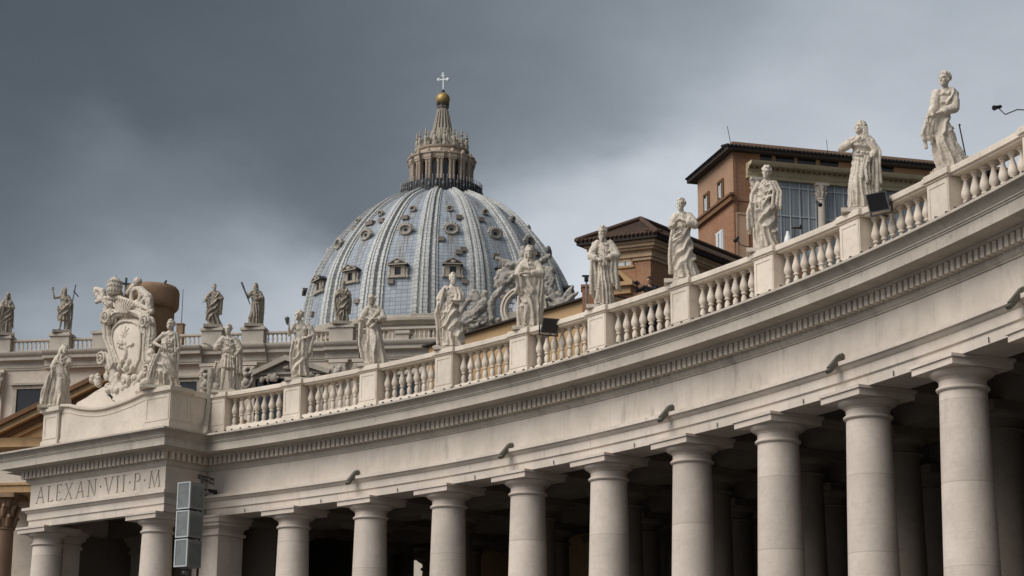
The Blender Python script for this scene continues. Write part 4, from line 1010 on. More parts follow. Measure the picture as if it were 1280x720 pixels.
mb.uv = {4: ((0,0),(40,0),(30,8),(8,8)), 5: ((0,0),(14,0),(7,8)), 6: ((0,0),(40,0),(30,8),(8,8)), 7: ((0,0),(14,0),(7,8))}
mb.build('roof', MT['tiledk'], pal, smooth=20, recalc=False)
mb = MB(); x = ex0
while x < ex1:
    mb.tube([(x, ey0-.12, rz_+.16), (x, ey0+1.2, rz_+.45)], .1, 6); x += .32
y = ey0
y += .8
while y < ey1:
    mb.tube([(ex0-.12, y, rz_+.16), (ex0+1.2, y, rz_+.42)], .1, 6); y += .32
mb.build('eave_tiles', MT['tiledk'], pal)
mb = MB(); p = BF.at(908, 180); 
mb.tube([(ex0+.6, ey0+.6, zE), (ex0+.25, ey0+.6, zE+2.0)], .025, 5); mb.tube([(ex0+8.4, ey0+.6, zE), (ex0+8.3, ey0+.6, zE+1.7)], .02, 5); mb.build('antenna', MT['iron'], pal)

# ================================================================== lower brick house with hipped tile roof
LD = 118.
cw = aty(813, 313, LD); ec = aty(824, 291.5, LD-1.6); ze = ec.z
ul = Vector((-.91, .41, 0)).normalized(); ur = Vector((.62, .785, 0)).normalized()
house = empty('hip_roof_house', (cw.x, cw.y, 0), 0, 'low orange brick house with heavy stone eaves and a brown tiled hip roof', 'house')
O3 = Vector((0, 0, 0))
def along(px, py):                          # distance along the left wall
    d = ray(px, py); n = Vector((ul.y, -ul.x, 0)); k = (Vector((cw.x, cw.y, 0))-EYE).dot(n)/d.dot(n); p = EYE+d*k; return (p-Vector((cw.x, cw.y, 0))).dot(ul), p.z
WL = along(752, 330)[0]; WR = 24.
def HX(a, b, z, o=0.): return ul*a + ur*b + Vector((0, 0, z))
def slab(mb, a0, a1, b0, b1, z0, z1):
    p = [HX(a0,b0,z0),HX(a1,b0,z0),HX(a1,b1,z0),HX(a0,b1,z0),HX(a0,b0,z1),HX(a1,b0,z1),HX(a1,b1,z1),HX(a0,b1,z1)]
    mb.add(p, [(0,3,2,1),(4,5,6,7),(0,1,5,4),(1,2,6,5),(2,3,7,6),(3,0,4,7)])
mb = MB(); slab(mb, 0, WL, 0, WR, 0, ze-.2); mb.build('brick_wall', MT['hbrick'], house)
mb = MB()
for e, z0, z1 in ((.12, ze-1.25, ze-1.05), (.24, ze-1.05, ze-.95), (.16, ze-.95, ze-.62), (.45, ze-.62, ze-.48), (.62, ze-.48, ze-.28), (.74, ze-.28, ze-.12)): slab(mb, -e, WL+e, -e, WR+e, z0, z1)
mb.build('eave_cornice', MT['hcorn'], house, smooth=20)
mb = MB(); e = 1.05
slab(mb, -e, WL+e, -e, WR+e, ze-.12, ze+.12); mb.build('eave', MT['soffit'], house)
hd = ze+.13; rise = 1.0
PA = [HX(-e,-e,hd),HX(WL+e,-e,hd),HX(WL+e,WR+e,hd),HX(-e,WR+e,hd)]; W2 = (WL+2*e)/2
q1 = HX(-e+W2, -e+W2, hd+1.75); q2 = HX(-e+W2, WR+e-W2, hd+1.75)
mb = MB(); mb.add(PA+[q1, q2], [(0,1,4),(1,2,5,4),(2,3,5),(3,0,4,5)])
mb.uv = {0: ((0,0),(9,0),(4.5,6)), 1: ((0,0),(24,0),(19,6),(5,6)), 2: ((0,0),(9,0),(4.5,6)), 3: ((0,0),(24,0),(19,6),(5,6))}
mb.build('roof', MT['tile'], house, smooth=10)
mb = MB(); n = int((WL+2*e)/.28)
for k in range(n):
    a = -e+(k+.5)*(WL+2*e)/n; mb.tube([HX(a, -e-.1, hd+.03), HX(a, -e+.8, hd+.03+.32)], .1, 6)
n = int((WR+2*e)/.3)
for k in range(n):
    b = -e+(k+.5)*(WR+2*e)/n; mb.tube([HX(-e-.1, b, hd+.03), HX(-e+.8, b, hd+.03+.32)], .1, 6)
mb.tube([HX(-e,-e,hd+.1), q1+Vector((0,0,.1)), q2+Vector((0,0,.1))], .17, 6); mb.tube([HX(WL+e,-e,hd+.1), q1+Vector((0,0,.1))], .17, 6)
mb.build('ridge_tiles', MT['tile'], house)
a, z1 = along(778, 318.5); z0 = along(778, 333)[1]; mb = MB(); w = .62
for p in ((a-w-.12,a-w,z0,z1),(a+w,a+w+.12,z0,z1),(a-w-.12,a+w+.12,z1,z1+.12),(a-w-.2,a+w+.2,z0-.14,z0)): slab(mb, p[0], p[1], -.12, -.001, p[2], p[3])
o = mb.build('window', MT['ochre'], house, smooth=20); mb = MB(); slab(mb, a-w, a+w, -.05, -.002, z0, z1); mb.build('pane', MT['glass'], o); mb = MB(); slab(mb, a-w, a-.28, -.1, -.051, z0, z1); slab(mb, a-.2, a+w, -.09, -.051, z0, z1); mb.build('shutter', MT['shut'], o)
a, z1 = along(781, 340); a0_ = along(797, 352)[0]; a1_ = along(765, 352)[0]; zb3 = along(781, 354.5)[1]; mb = MB()
def hprism(mb, poly, b0, b1):
    n = len(poly); mb.add([HX(x, b0, z) for x, z in poly]+[HX(x, b1, z) for x, z in poly], [tuple(range(n)), tuple(range(2*n-1, n-1, -1))]+[(i, n+i, n+(i+1) % n, (i+1) % n) for i in range(n)])
hprism(mb, [(a0_, zb3), (a, z1), (a, z1-.28), (a0_+.5, zb3)], -.6, 0); hprism(mb, [(a1_, zb3), (a1_-.5, zb3), (a+.002, z1-.28), (a+.002, z1)], -.6, 0)
slab(mb, min(a0_, a1_), max(a0_, a1_), -.6, 0, zb3-.25, zb3); slab(mb, min(a0_, a1_)+.3, max(a0_, a1_)-.3, -.3, 0, zb3-.7, zb3-.25); mb.build('window_pediment', MT['ochre'], house, smooth=20)

# ================================================================== ochre wing behind the colonnade, houses beyond it
e0, e1 = aty(536, 432.5, 96.), None
dirw = Vector((.604, -.797, 0))
d = ray(652, 396.5); n = Vector((dirw.y, -dirw.x, 0)); k = (e0-EYE).dot(n)/d.dot(n); e1 = EYE+d*k
wing = empty('ochre_wing', (e0.x, e0.y, 0), 0, 'plain ochre plastered wing with a dark roof edge rising behind the balustrade', 'building')
Lw = (e1-e0).dot(dirw)+6; bkw = Vector((.797, .604, 0)); zw = (e0.z+e1.z)/2
def wslab(mb, a0, a1, b0, b1, z0, z1):
    p = [dirw*a+bkw*b+Vector((0, 0, z)) for z in (z0, z1) for a, b in ((a0,b0),(a1,b0),(a1,b1),(a0,b1))]
    mb.add(p, [(0,3,2,1),(4,5,6,7),(0,1,5,4),(1,2,6,5),(2,3,7,6),(3,0,4,7)])
mb = MB(); wslab(mb, 0, Lw, 0, 3, 0, zw-.06); mb.build('wall', MT['ochwall'], wing)
mb = MB(); wslab(mb, -.3, Lw, -.25, 3.2, zw-.06, zw+.02); mb.build('roof_edge', MT['soffit'], wing)

# ================================================================== carved figures
def lerp(a, b, t): return a+(b-a)*t
def interp(tab, z):
    if z <= tab[0][0]: return tab[0][1]
    for (z0, v0), (z1, v1) in zip(tab, tab[1:]):
        if z <= z1:
            t = (z-z0)/(z1-z0); t = t*t*(3-2*t) if not isinstance(v0, tuple) else t
            return lerp(v0, v1, t) if not isinstance(v0, tuple) else tuple(lerp(p, q, t) for p, q in zip(v0, v1))
    return tab[-1][1]
def sst(a, b, x):
    t = min(1, max(0, (x-a)/(b-a))); return t*t*(3-2*t)
def V(p): return Vector(p)
def head_mesh(mb, c, yaw, tilt, nod, hair, beard, hb, seed=0, hs=1.):
    """skull, jaw, brow, nose, lips, ears; hair and beard go to hb. Face looks along local -Y turned by yaw."""
    rot = Matrix.Rotation(yaw, 3, 'Z') @ Matrix.Rotation(nod, 3, 'X') @ Matrix.Rotation(tilt, 3, 'Y')
    r = random.Random(seed)
    def P(x, y, z): return c + rot @ Vector((x*hs, y*hs, z*hs))
    def B(m, x, y, z, rad, s=12, g=8): m.ball(P(x, y, z), tuple(q*hs for q in (rad if isinstance(rad, tuple) else (rad,)*3)), s, g, rot)
    B(mb, 0, .012, .02, (.078, .096, .10), 16, 11); B(mb, 0, -.028, -.045, (.060, .062, .072), 14, 9); B(mb, 0, -.072, -.088, (.028, .022, .022))
    for s in (-1, 1):
        B(mb, s*.034, -.066, -.028, (.026, .026, .026)); B(mb, s*.029, -.079, .014, (.018, .012, .010)); mb.tube([P(s*.008, -.092, .036), P(s*.032, -.089, .038), P(s*.056, -.070, .028)], .010, 6)
        B(mb, s*.080, .012, -.010, (.010, .020, .030))
    mb.tube([P(0, -.088, .030), P(0, -.106, -.012), P(0, -.112, -.024)], [.009, .012, .015], 6)
    mb.tube([P(-.022, -.086, -.058), P(0, -.094, -.056), P(.022, -.086, -.058)], .007, 6); mb.tube([P(-.018, -.084, -.068), P(0, -.091, -.070), P(.018, -.084, -.068)], .007, 6)
    if hair == 'short':
        B(hb, 0, .022, .042, (.086, .098, .092)); n = 46
    elif hair in ('long', 'bun', 'veil'):
        B(hb, 0, .026, .038, (.088, .100, .096)); n = 40
    else: B(hb, 0, .05, .01, (.082, .075, .075)); n = 22
    for k in range(n):
        a = r.uniform(0, 2*PI); e = r.uniform(-.25, 1.25) if hair != 'bald' else r.uniform(-.5, .35)
        x, y, z = math.cos(e)*math.sin(a), math.cos(e)*math.cos(a), math.sin(e)
        if y < -.1 and e < .62: continue
        B(hb, x*.086, .022+y*.098, .035+z*.088, (r.uniform(.018, .034), r.uniform(.018, .034), r.uniform(.018, .034)), 7, 5)
    if hair == 'long':
        for s in (-1, 1):
            for k in range(4): hb.tube([P(s*(.07+.006*k), .03+.02*k, .02), P(s*(.085+.006*k), .04+.02*k, -.08), P(s*(.08+.01*k), .03+.025*k, -.16), P(s*(.09+.012*k), .02+.03*k, -.22)], [.026, .026, .022, .012], 7)
    if hair == 'bun': B(hb, 0, .115, .03, (.045, .045, .045)); hb.tube([P(-.085, 0, .05), P(0, -.07, .10), P(.085, 0, .05)], .018, 7)
    if hair == 'veil':
        for k in range(9):
            a = PI*(k/8); hb.tube([P(.075*math.cos(a), .03+.05*math.sin(a), .08), P(.105*math.cos(a), .035+.07*math.sin(a), -.06), P(.13*math.cos(a), .03+.08*math.sin(a), -.22), P(.15*math.cos(a), .02+.09*math.sin(a), -.34)], [.03, .036, .036, .02], 7)
    if beard:
        L = .06 if beard == 1 else .12
        for k in range(16):
            x = r.uniform(-.052, .052); l = L*r.uniform(.5, 1)*(1-abs(x)*8)
            hb.tube([P(x, -.074+abs(x)*.4, -.05), P(x*.9, -.092+abs(x)*.4, -.085), P(x*.6, -.084, -.092-l)], [.015, .018, .008], 6)
        for s in (-1, 1): hb.tube([P(0, -.098, -.046), P(s*.03, -.09, -.056), P(s*.045, -.078, -.085)], [.010, .012, .008], 6)
def hand_mesh(mb, w, d, palm_n, curl=.6, s=1.):
    """palm, four unequal bent fingers and a thumb leaving the side of the palm; w wrist, d direction, palm_n palm normal"""
    d = V(d).normalized(); n = V(palm_n); n = (n - d*n.dot(d)).normalized(); x = d.cross(n)
    mb.tube([w, w+d*.05*s, w+d*.085*s], [.026*s, .036*s, .034*s], 8, (1, .62), x)
    for k, (o, l) in enumerate(((-.028, .065), (-.010, .078), (.009, .072), (.027, .056))):
        b = w + d*.08*s + x*o*s; l *= s
        p1 = b + (d*math.cos(curl*.5)+n*math.sin(curl*.5))*l*.45; p2 = p1 + (d*math.cos(curl*1.3)+n*math.sin(curl*1.3))*l*.32; p3 = p2 + (d*math.cos(curl*2.)+n*math.sin(curl*2.))*l*.25
        mb.tube([b, p1, p2, p3], [.0105*s, .0105*s, .0095*s, .008*s], 6)
    b = w + d*.03*s - x*.03*s; p1 = b + (d*.6 - x*.65 + n*.3).normalized()*.04*s; p2 = p1 + (d*.85 - x*.1 + n*.5).normalized()*.032*s
    mb.tube([b, p1, p2], [.014*s, .0125*s, .010*s], 6)
WID = [(0, (.235, .205)), (.25, (.225, .20)), (.5, (.205, .185)), (.78, (.195, .172)), (.95, (.185, .158)), (1.08, (.158, .132)), (1.25, (.186, .135)), (1.36, (.192, .118)), (1.43, (.135, .10)), (1.49, (.082, .08))]
def figure(name, label, loc, yaw, H, mat, c):
    """one statue. c: pose and dress (lengths in metres of a 1.75 m person, x to the viewer's right, -y towards the viewer)"""
    S = H/1.75
    root = empty(name, loc, yaw, label, 'statue', c.get('group'))
    rg = random.Random(c.get('seed', 1)); sd = c.get('seed', 1)
    fx, kx, hx, cx, nx = c.get('sway', (0, .03, .04, 0, 0)); fy, ky, hy, cy, ny = c.get('bend', (0, -.02, 0, .01, 0))
    CX = [(0, fx), (.5, kx), (.95, hx), (1.3, cx), (1.48, nx)]; CY = [(0, fy), (.5, ky), (.95, hy), (1.3, cy), (1.48, ny)]
    def ctr(z): return Vector((interp(CX, z), interp(CY, z), z))
    body, robe, hairm = MB(), MB(), MB()
    # --- flesh: torso, neck, head, arms, legs
    tors = [(.86, .155, .125), (.95, .168, .13), (1.06, .142, .112), (1.18, .162, .122), (1.30, .178, .122), (1.38, .165, .10), (1.44, .10, .08), (1.50, .058, .06)]
    n = 20; rr = []
    for z, rx, ry in tors:
        o = ctr(z); rr.append([o + Vector((rx*math.cos(2*PI*j/n), ry*math.sin(2*PI*j/n), 0)) for j in range(n)])
    body.rings(rr)
    if c.get('bare'):
        for s in (-1, 1): body.ball(ctr(1.28)+Vector((s*.075, -.085, 0)), (.085, .05, .065), 12, 8); body.ball(ctr(1.11)+Vector((s*.05, -.095, 0)), (.05, .03, .09), 10, 7)
        for k in range(3): body.ball(ctr(1.06+.06*k)+Vector((0, -.108, 0)), (.075, .02, .026), 10, 6)
    hc = ctr(1.48) + Vector(c.get('head', (0, -.03, .155)))
    body.tube([ctr(1.42), ctr(1.48)+Vector((0, .0, .02)), hc+Vector((0, .02, -.04))], [.075, .058, .055], 10)
    head_mesh(body, hc, c.get('hyaw', 0), c.get('htilt', 0), c.get('nod', 0), c.get('hair', 'short'), c.get('beard', 0), hairm, sd, 1.14)
    sleeve = c.get('sleeve', (1, 1))
    for s, key in ((-1, 'armL'), (1, 'armR')):
        sh = ctr(1.385) + Vector((s*.185, .0, 0)); el, wr = [V(q) for q in c.get(key, ((s*.27, .0, 1.10), (s*.2, -.16, .98)))]
        body.ball(sh, (.078, .07, .075), 12, 8)
        body.tube([sh, sh.lerp(el, .45)+Vector((0, -.008, 0)), el], [.062, .058, .043], 10); body.tube([el, el.lerp(wr, .3), wr], [.045, .046, .029], 10)
        hd = c.get('hand'+key[-1], wr-el); hand_mesh(body, wr, hd, c.get('palm'+key[-1], (-s, 0, .3) if abs(V(hd).normalized().z) > .5 else (0, 0, -1)), c.get('curl', .55), 1.12)
        sl = sleeve[0 if s < 0 else 1]
        if sl:
            e2 = el.lerp(wr, .0 if sl < 2 else .55); robe.tube([sh+Vector((-s*.04, 0, .02)), sh.lerp(el, .5), el], [.09, .095, .088], 12)
            if sl >= 2: robe.tube([el, e2], [.088, .075], 12)
            for k in range(4): t = rg.uniform(.2, .95); p = sh.lerp(el, t); robe.ball(p+Vector((rg.uniform(-.03, .03), -.03, -.03)), (.075, .075, .028), 10, 6)
    # --- legs where bare
    hem = c.get('hem', .015)
    for s in (-1, 1):
        ft = Vector((fx + s*c.get('stance', .11), fy + (-.05 if s == c.get('fwd', -1) else .04), 0)); kn = Vector((kx + s*.10, ky + (-.09 if s == c.get('fwd', -1) else -.01), .50)); hp = ctr(.93)+Vector((s*.09, 0, 0))
        if True:
            body.tube([hp, hp.lerp(kn, .5), kn], [.10, .088, .062], 12); body.tube([kn, kn.lerp(ft, .3)+Vector((0, .02, 0)), ft+Vector((0, .03, .09))], [.06, .062, .036], 12)
        a = ft + Vector((0, .03, .05)); toe = ft + Vector((s*.04, -.17, .03)); body.tube([a, a.lerp(toe, .5)+Vector((0, 0, .005)), toe], [.045, .045, .03], 10, (1.15, .8))
        for k in range(5): body.tube([toe+Vector(((k-2)*.016, .0, 0)), toe+Vector(((k-2)*.019, -.045+.006*abs(k-1), -.008))], .011, 6)
    # --- dress: one lofted garment whose folds swing round the body
    top = c.get('top', 1.49); nt = 108; nz_ = 92; fl = c.get('fold', 1.); mant = c.get('mantle', None); knee = c.get('knee', None); rows = []
    n1, n2 = c.get('folds', (13, 21))
    for k in range(nz_+1):
        z = hem + (top-hem)*k/nz_; wx, wy = interp(WID, z); o = ctr(z); ring = []
        fls = c.get('flare', .0); u = (1-z/1.5)
        wx *= c.get('wide', 1.); wx += fls*max(0, u-.35)*.5; wy += fls*max(0, u-.35)*.3
        for j in range(nt):
            th = 2*PI*j/nt; ct, st_ = math.cos(th), math.sin(th)       # th = -90 deg faces the viewer
            nv_ = noise.noise(Vector((ct*1.6, st_*1.6, z*2.2+sd*7.3)))
            amp = fl*(.012+.074*sst(1.2, .1, z))
            lowp = sst(1.1, .6, z)
            ph = n1*th + nv_*2.4 + (.9+.5*math.sin(sd))*z*3
            f1 = 1-abs(math.sin(ph*.5)); f2 = 1-abs(math.sin((n2*th + nv_*5 - z*4)*.5))
            d = amp*(f1*1.25 + f2*.5 - .75)
            # folds hanging across the waist and chest
            hz = 1-2*abs(math.sin(.5*(z*42 + math.cos(th-(-1.9+.4*sd % 1.2))*6.0 + nv_*3))); d += fl*.022*(1-lowp)*hz
            if knee:
                for (ka, kz, kd) in knee:
                    da = (th-ka+PI) % (2*PI)-PI; g_ = math.exp(-(da/.42)**2-((z-kz)/.22)**2); d = d*(1-.7*g_) + kd*g_
                    gv = math.exp(-((da-.75)/.3)**2)*sst(.6, .25, z)*.03; d -= gv
            if mant:
                # a mantle wound round the hips and over one shoulder: (shoulder side, low hem, high edge, tilt, thickness)
                sd_, lo, hi, tl, thk = mant; x = ct*sd_
                zlo = lo + tl*x + .04*math.sin(3*th+sd) + .05*nv_; zhi = hi + (.42*x if x > -.2 else -.10) - .12*max(0, -st_)*(1 if x < .3 else 0)
                mk = sst(zlo-.02, zlo+.012, z)*sst(zhi+.02, zhi-.012, z)
                sw = 1-2*abs(math.sin(.5*(z*24 - sd_*th*6 + nv_*2.6))); sw2 = math.sin((z*40 - sd_*th*9 + nv_*4))
                d = lerp(d, thk + fl*(.036*sw+.010*sw2), mk)
                edge = math.exp(-((z-zhi)/.03)**2)*.028; d += edge*(1 if mk > .02 or z > zhi-.05 else 0)
            ring.append(o + Vector(((wx+d)*ct, (wy+d)*st_, 0)))
        rows.append(ring)
    if hem < 1.2 and not c.get('norobe'): robe.rings(rows)
    if c.get('belt'):
        zb = c['belt']; wx, wy = interp(WID, zb); robe.tube([ctr(zb)+Vector(((wx+.012)*math.cos(2*PI*j/24), (wy+.012)*math.sin(2*PI*j/24), .01*math.sin(2*PI*j/12))) for j in range(25)], .02, 7)
        for k in range(16): a = rg.uniform(0, 2*PI); robe.ball(ctr(zb+.05)+Vector(((wx+.01)*math.cos(a), (wy+.01)*math.sin(a), rg.uniform(-.01, .03))), (.04, .04, .035), 8, 6)
    # loose hanging cloth: bundles of folds along a path  (path, width, number, spread direction)
    for path, w, num, sp in c.get('drapes', ()):
        sp = V(sp).normalized(); w *= .72; path = [(p[0]*.88, p[1], p[2]) for p in path]
        for k in range(num):
            t = (k/(num-1)-.5) if num > 1 else 0; jig = [rg.uniform(-.022, .022) for _ in path]; cut_ = rg.uniform(-.10, .10)
            pts = [V(p)+sp*(w*t*(1+.5*i/len(path)))+Vector((0, (.022 if k % 2 else -.022), 0))+Vector((jig[i], 0, cut_ if i == len(path)-1 else 0)) for i, p in enumerate(path)]
            r0 = w/num*.85+.012; robe.tube(pts, [r0*(.8+.35*i/len(path)) for i in range(len(path))], 9, (1, .8))
    for cc, rad in c.get('lumps', ()): robe.ball(cc, rad, 12, 8)
    vx = .0115
    for m_ in (body, robe, hairm): m_.v = [(p[0]*S*.9, p[1]*S*.95, p[2]*S+c.get('plinth', .12)) for p in m_.v]
    fuse(body, 'figure', mat, root, vx*S, 1, rough=.005*S, freq=12/S)
    if robe.v: fuse(robe, 'robe', mat, root, vx*S, 0, rough=.0095*S, freq=10/S)
    fuse(hairm, 'hair', mat, root, vx*S*.8, 1)
    pl_ = c.get('pl', (-.62, .62, -.40, .40)); hpl = c.get('plinth', .12)
    pm = MB(); pm.box(pl_[0], pl_[1], pl_[2], pl_[3], 0, hpl)
    if c.get('rock', True):
        for k in range(10): pm.ball((rg.uniform(pl_[0]*.8, pl_[1]*.8), rg.uniform(pl_[2]*.6, pl_[3]*.6), hpl), (rg.uniform(.1, .22), rg.uniform(.08, .15), rg.uniform(.03, .09)), 8, 6)
    pm.build('plinth', mat, root)
    # things held
    for kind, pts, w in c.get('props', ()):
        m_ = MB(); pts = [V(p)*S+Vector((0, 0, hpl)) for p in pts]
        if kind == 'staff': m_.tube(pts, w*S, 8)
        elif kind == 'cross': m_.bar(pts[0], pts[1], w*S); m_.bar(pts[2], pts[3], w*S)
        elif kind == 'club': m_.tube(pts, [w*S*(.5+.8*i/(len(pts)-1)) for i in range(len(pts))], 8)
        elif kind == 'book':
            m_.box(-.09*S, .09*S, -.025*S, .025*S, -.12*S, .12*S, Matrix.Translation(pts[0]) @ Matrix.Rotation(.4, 4, 'Y') @ Matrix.Rotation(.3, 4, 'X'))
        m_.build({'staff': 'staff', 'cross': 'cross', 'club': 'club', 'book': 'book'}[kind], MT[c.get('propmat', 'green')] if kind != 'book' else mat, root)
    return root
ST = MT['statue']; FS = MT['fstat']
HP = -PI/2
GC = 'statues along the colonnade balustrade'; GF = 'statues on the facade balustrade'; GP = 'statues on the end pavilion'
STX = {8: (1180,150), 7: (1077,215), 6: (957,265), 5: (853,300), 4: (755,340), 3: (662,370), 2: (563,395), 1: (467,415), 0: (376,440), -1: (284,460)}
def on_ped(i, name_label, H, c, dyaw=0, z=ZR, dx=0, off=-.12):
    p = arc(arc_index(*STX[i], off), off, z)
    c.setdefault('group', GC); return figure('statue', name_label, p, face_cam(p)+dyaw, H, ST, c)
# one by one, from the near right to the far left
on_ped(8, 'statue turned left, its robe sweeping to a slab, a grey rod behind it', 2.80, dict(seed=3, sway=(.10, -.02, -.10, .03, .06), bend=(0, -.03, 0, .02, 0), hyaw=-.75, nod=.05, head=(-.02, -.05, .15), hair='short', sleeve=(2, 2),
    armL=((-.18, -.10, 1.12), (-.30, -.22, .92)), armR=((.20, -.08, 1.10), (-.16, -.25, .96)), handL=(-.3, -.3, -.8), handR=(-.8, -.2, -.5), mantle=(1, .62, 1.10, .10, .035), knee=[(HP-.35, .55, .05)], folds=(9, 17), wide=.92, flare=.1,
    drapes=[(((-.28, -.22, .95), (-.36, -.22, .75), (-.40, -.20, .60), (-.36, -.18, .48)), .2, 5, (1, .2, 0)), (((-.20, -.15, .62), (0, -.15, .40), (.18, -.12, .26), (.42, -.08, .14)), .16, 5, (.3, 0, 1)), (((.0, -.12, .8), (.08, -.16, .5), (.2, -.12, .2)), .2, 4, (1, 0, 0))],
    lumps=[((.38, -.02, .09), (.2, .17, .05))], pl=(-.35, .75, -.35, .35), props=[('staff', ((.28, .12, .86), (.26, .12, .88), (.36, .10, .15)), .012)], propmat='lampgr'), .1, dx=0)
on_ped(7, 'statue gazing up left with one hand laid on its chest, right of the loggia column', 2.68, dict(seed=5, sway=(0, -.03, .0, .02, .03), hyaw=-1.0, nod=-.12, head=(-.03, -.02, .155), hair='long', sleeve=(2, 2), belt=1.06,
    armL=((-.40, -.08, 1.22), (-.12, -.20, 1.32)), handL=(.7, -.2, .4), palmL=(0, 1, 0), armR=((.30, -.02, 1.14), (.20, -.18, .98)), handR=(-.3, -.3, -.7), knee=[(HP-.45, .5, .05)], folds=(17, 27), fold=.8, flare=.12, wide=1.05,
    drapes=[(((.25, -.05, 1.38), (.36, -.06, 1.15), (.36, -.10, .85), (.34, -.08, .42)), .17, 5, (1, .3, 0)), (((.14, -.2, 1.0), (.10, -.22, .78), (.08, -.22, .58)), .14, 4, (1, 0, 0))]), 0)
on_ped(6, 'statue of a woman with tilted head and cloth bunched at her hip, before the loggia', 2.70, dict(seed=8, sway=(.05, -.02, -.05, .02, .04), hyaw=-.2, htilt=.18, nod=.22, head=(.0, -.05, .15), hair='bun', sleeve=(0, 1),
    armL=((-.30, -.02, 1.18), (-.32, -.18, .92)), handL=(-.1, -.3, -.7), armR=((.30, .0, 1.14), (.22, -.14, .92)), mantle=(1, .45, 1.02, -.14, .035), knee=[(HP+.35, .55, .05)], folds=(11, 23), flare=.08,
    drapes=[(((-.30, -.15, .96), (-.36, -.16, .75), (-.34, -.12, .4)), .2, 5, (1, .3, 0)), (((.22, -.06, 1.42), (.30, -.08, 1.2), (.27, -.12, .9), (.24, -.10, .75)), .2, 5, (1, .2, 0))]), 0)
on_ped(5, 'statue of a youth holding both hands together at the chest, left of the tall palace', 2.78, dict(seed=11, sway=(.08, .02, -.02, .02, -.01), hyaw=-.35, nod=.08, head=(-.02, -.04, .155), hair='short', sleeve=(1, 2),
    armL=((-.25, -.08, 1.16), (-.14, -.24, 1.20)), handL=(.4, -.4, .3), armR=((.30, -.08, 1.18), (-.02, -.24, 1.24)), handR=(-.9, -.2, .0), mantle=(1, .30, 1.06, .14, .032), knee=[(HP+.3, .52, .06)], folds=(9, 19), flare=.18, wide=.95,
    drapes=[(((-.22, -.12, 1.05), (-.26, -.14, .85), (-.27, -.10, .5), (-.25, -.06, .22)), .17, 4, (1, .3, 0)), (((-.05, -.2, .95), (-.16, -.2, .9), (-.24, -.15, .84)), .12, 3, (0, 0, 1))]), 0)
on_ped(4, 'statue of a bearded elder in a long open cloak, before the low brick house', 2.84, dict(seed=14, sway=(.0, .0, .0, .0, -.01), hyaw=-.35, nod=.1, head=(-.03, -.05, .15), hair='short', beard=2, sleeve=(2, 2),
    armL=((-.32, -.06, 1.10), (-.10, -.24, .98)), armR=((.32, -.06, 1.12), (.0, -.25, 1.0)), handL=(.8, -.2, -.2), handR=(-.8, -.2, -.2), folds=(15, 25), fold=1., flare=.0, wide=.88,
    drapes=[(((-.22, .0, 1.40), (-.29, -.08, 1.05), (-.28, -.10, .7), (-.25, -.06, .25)), .16, 4, (1, .3, 0)), (((.22, -.02, 1.40), (.29, -.08, 1.1), (.28, -.12, .75), (.34, -.10, .42)), .16, 4, (1, .3, 0)), (((-.04, -.26, 1.0), (-.06, -.24, .86)), .12, 3, (1, 0, 0))]), 0)
on_ped(3, 'statue with a heavy mantle across its chest, standing in front of the church clock', 3.02, dict(seed=17, sway=(.05, .03, .0, .02, .0), hyaw=-.1, nod=.12, head=(-.01, -.05, .16), hair='long', sleeve=(1, 2),
    armL=((-.28, -.10, 1.12), (-.34, -.26, 1.08)), handL=(-.5, -.5, -.1), armR=((.28, -.10, 1.16), (-.10, -.24, 1.14)), handR=(-.9, -.1, -.1), mantle=(-1, .62, 1.36, -.22, .05), knee=[(HP-.3, .5, .05)], folds=(9, 15), flare=-.04,
    drapes=[(((-.28, -.2, 1.08), (-.25, -.2, .85), (-.24, -.16, .68)), .2, 4, (1, .2, 0)), (((.26, -.06, 1.3), (.30, -.10, 1.0), (.27, -.08, .5), (.22, -.02, .06)), .14, 4, (1, .3, 0)), (((-.2, 0, .66), (-.22, -.02, .3), (-.16, .0, .04)), .22, 4, (1, .5, 0))]), 0)
on_ped(2, 'bare chested statue with a mantle round its hips, at the ochre wing', 2.90, dict(seed=20, sway=(.06, .02, -.03, .02, .03), hyaw=.3, nod=-.05, head=(.02, -.04, .155), hair='short', beard=1, bare=True, top=1.30, sleeve=(1, 1),
    armL=((-.30, -.02, 1.14), (-.34, -.14, .92)), handL=(-.1, -.3, -.7), armR=((.30, -.04, 1.14), (.10, -.24, 1.06)), handR=(-.8, -.2, .1), mantle=(1, .30, 1.0, -.20, .045), knee=[(HP+.25, .55, .07)], folds=(8, 17), flare=.2,
    drapes=[(((-.26, -.1, 1.02), (-.34, -.1, .8), (-.30, -.08, .5), (-.24, -.04, .08)), .2, 5, (1, .3, 0)), (((.18, -.04, 1.44), (.26, -.1, 1.25), (.22, -.18, 1.02)), .16, 4, (1, 0, .2)), (((-.14, -.1, 1.40), (-.2, -.12, 1.25), (-.26, -.1, 1.05)), .08, 2, (1, 0, .2))]), 0)
on_ped(1, 'statue of a bald man with one straight arm, before the left half of the dome', 2.86, dict(seed=23, sway=(.08, .03, -.02, .0, -.04), hyaw=-.5, nod=.1, head=(-.04, -.05, .15), hair='bald', beard=1, sleeve=(1, 2),
    armL=((-.36, -.02, 1.10), (-.38, -.08, .84)), handL=(0, -.1, -1), armR=((.26, -.12, 1.14), (.05, -.24, 1.10)), handR=(-.9, -.1, 0), mantle=(1, .94, 1.32, -.02, .045), knee=[(HP+.2, .55, .06)], folds=(8, 15), flare=.18,
    drapes=[(((-.34, .0, 1.12), (-.40, -.02, .85), (-.38, -.02, .5), (-.26, -.02, .12)), .1, 3, (1, .3, 0)), (((.2, -.1, .5), (.26, -.12, .2), (.34, -.12, .06)), .18, 4, (1, .2, 0))]), 0)
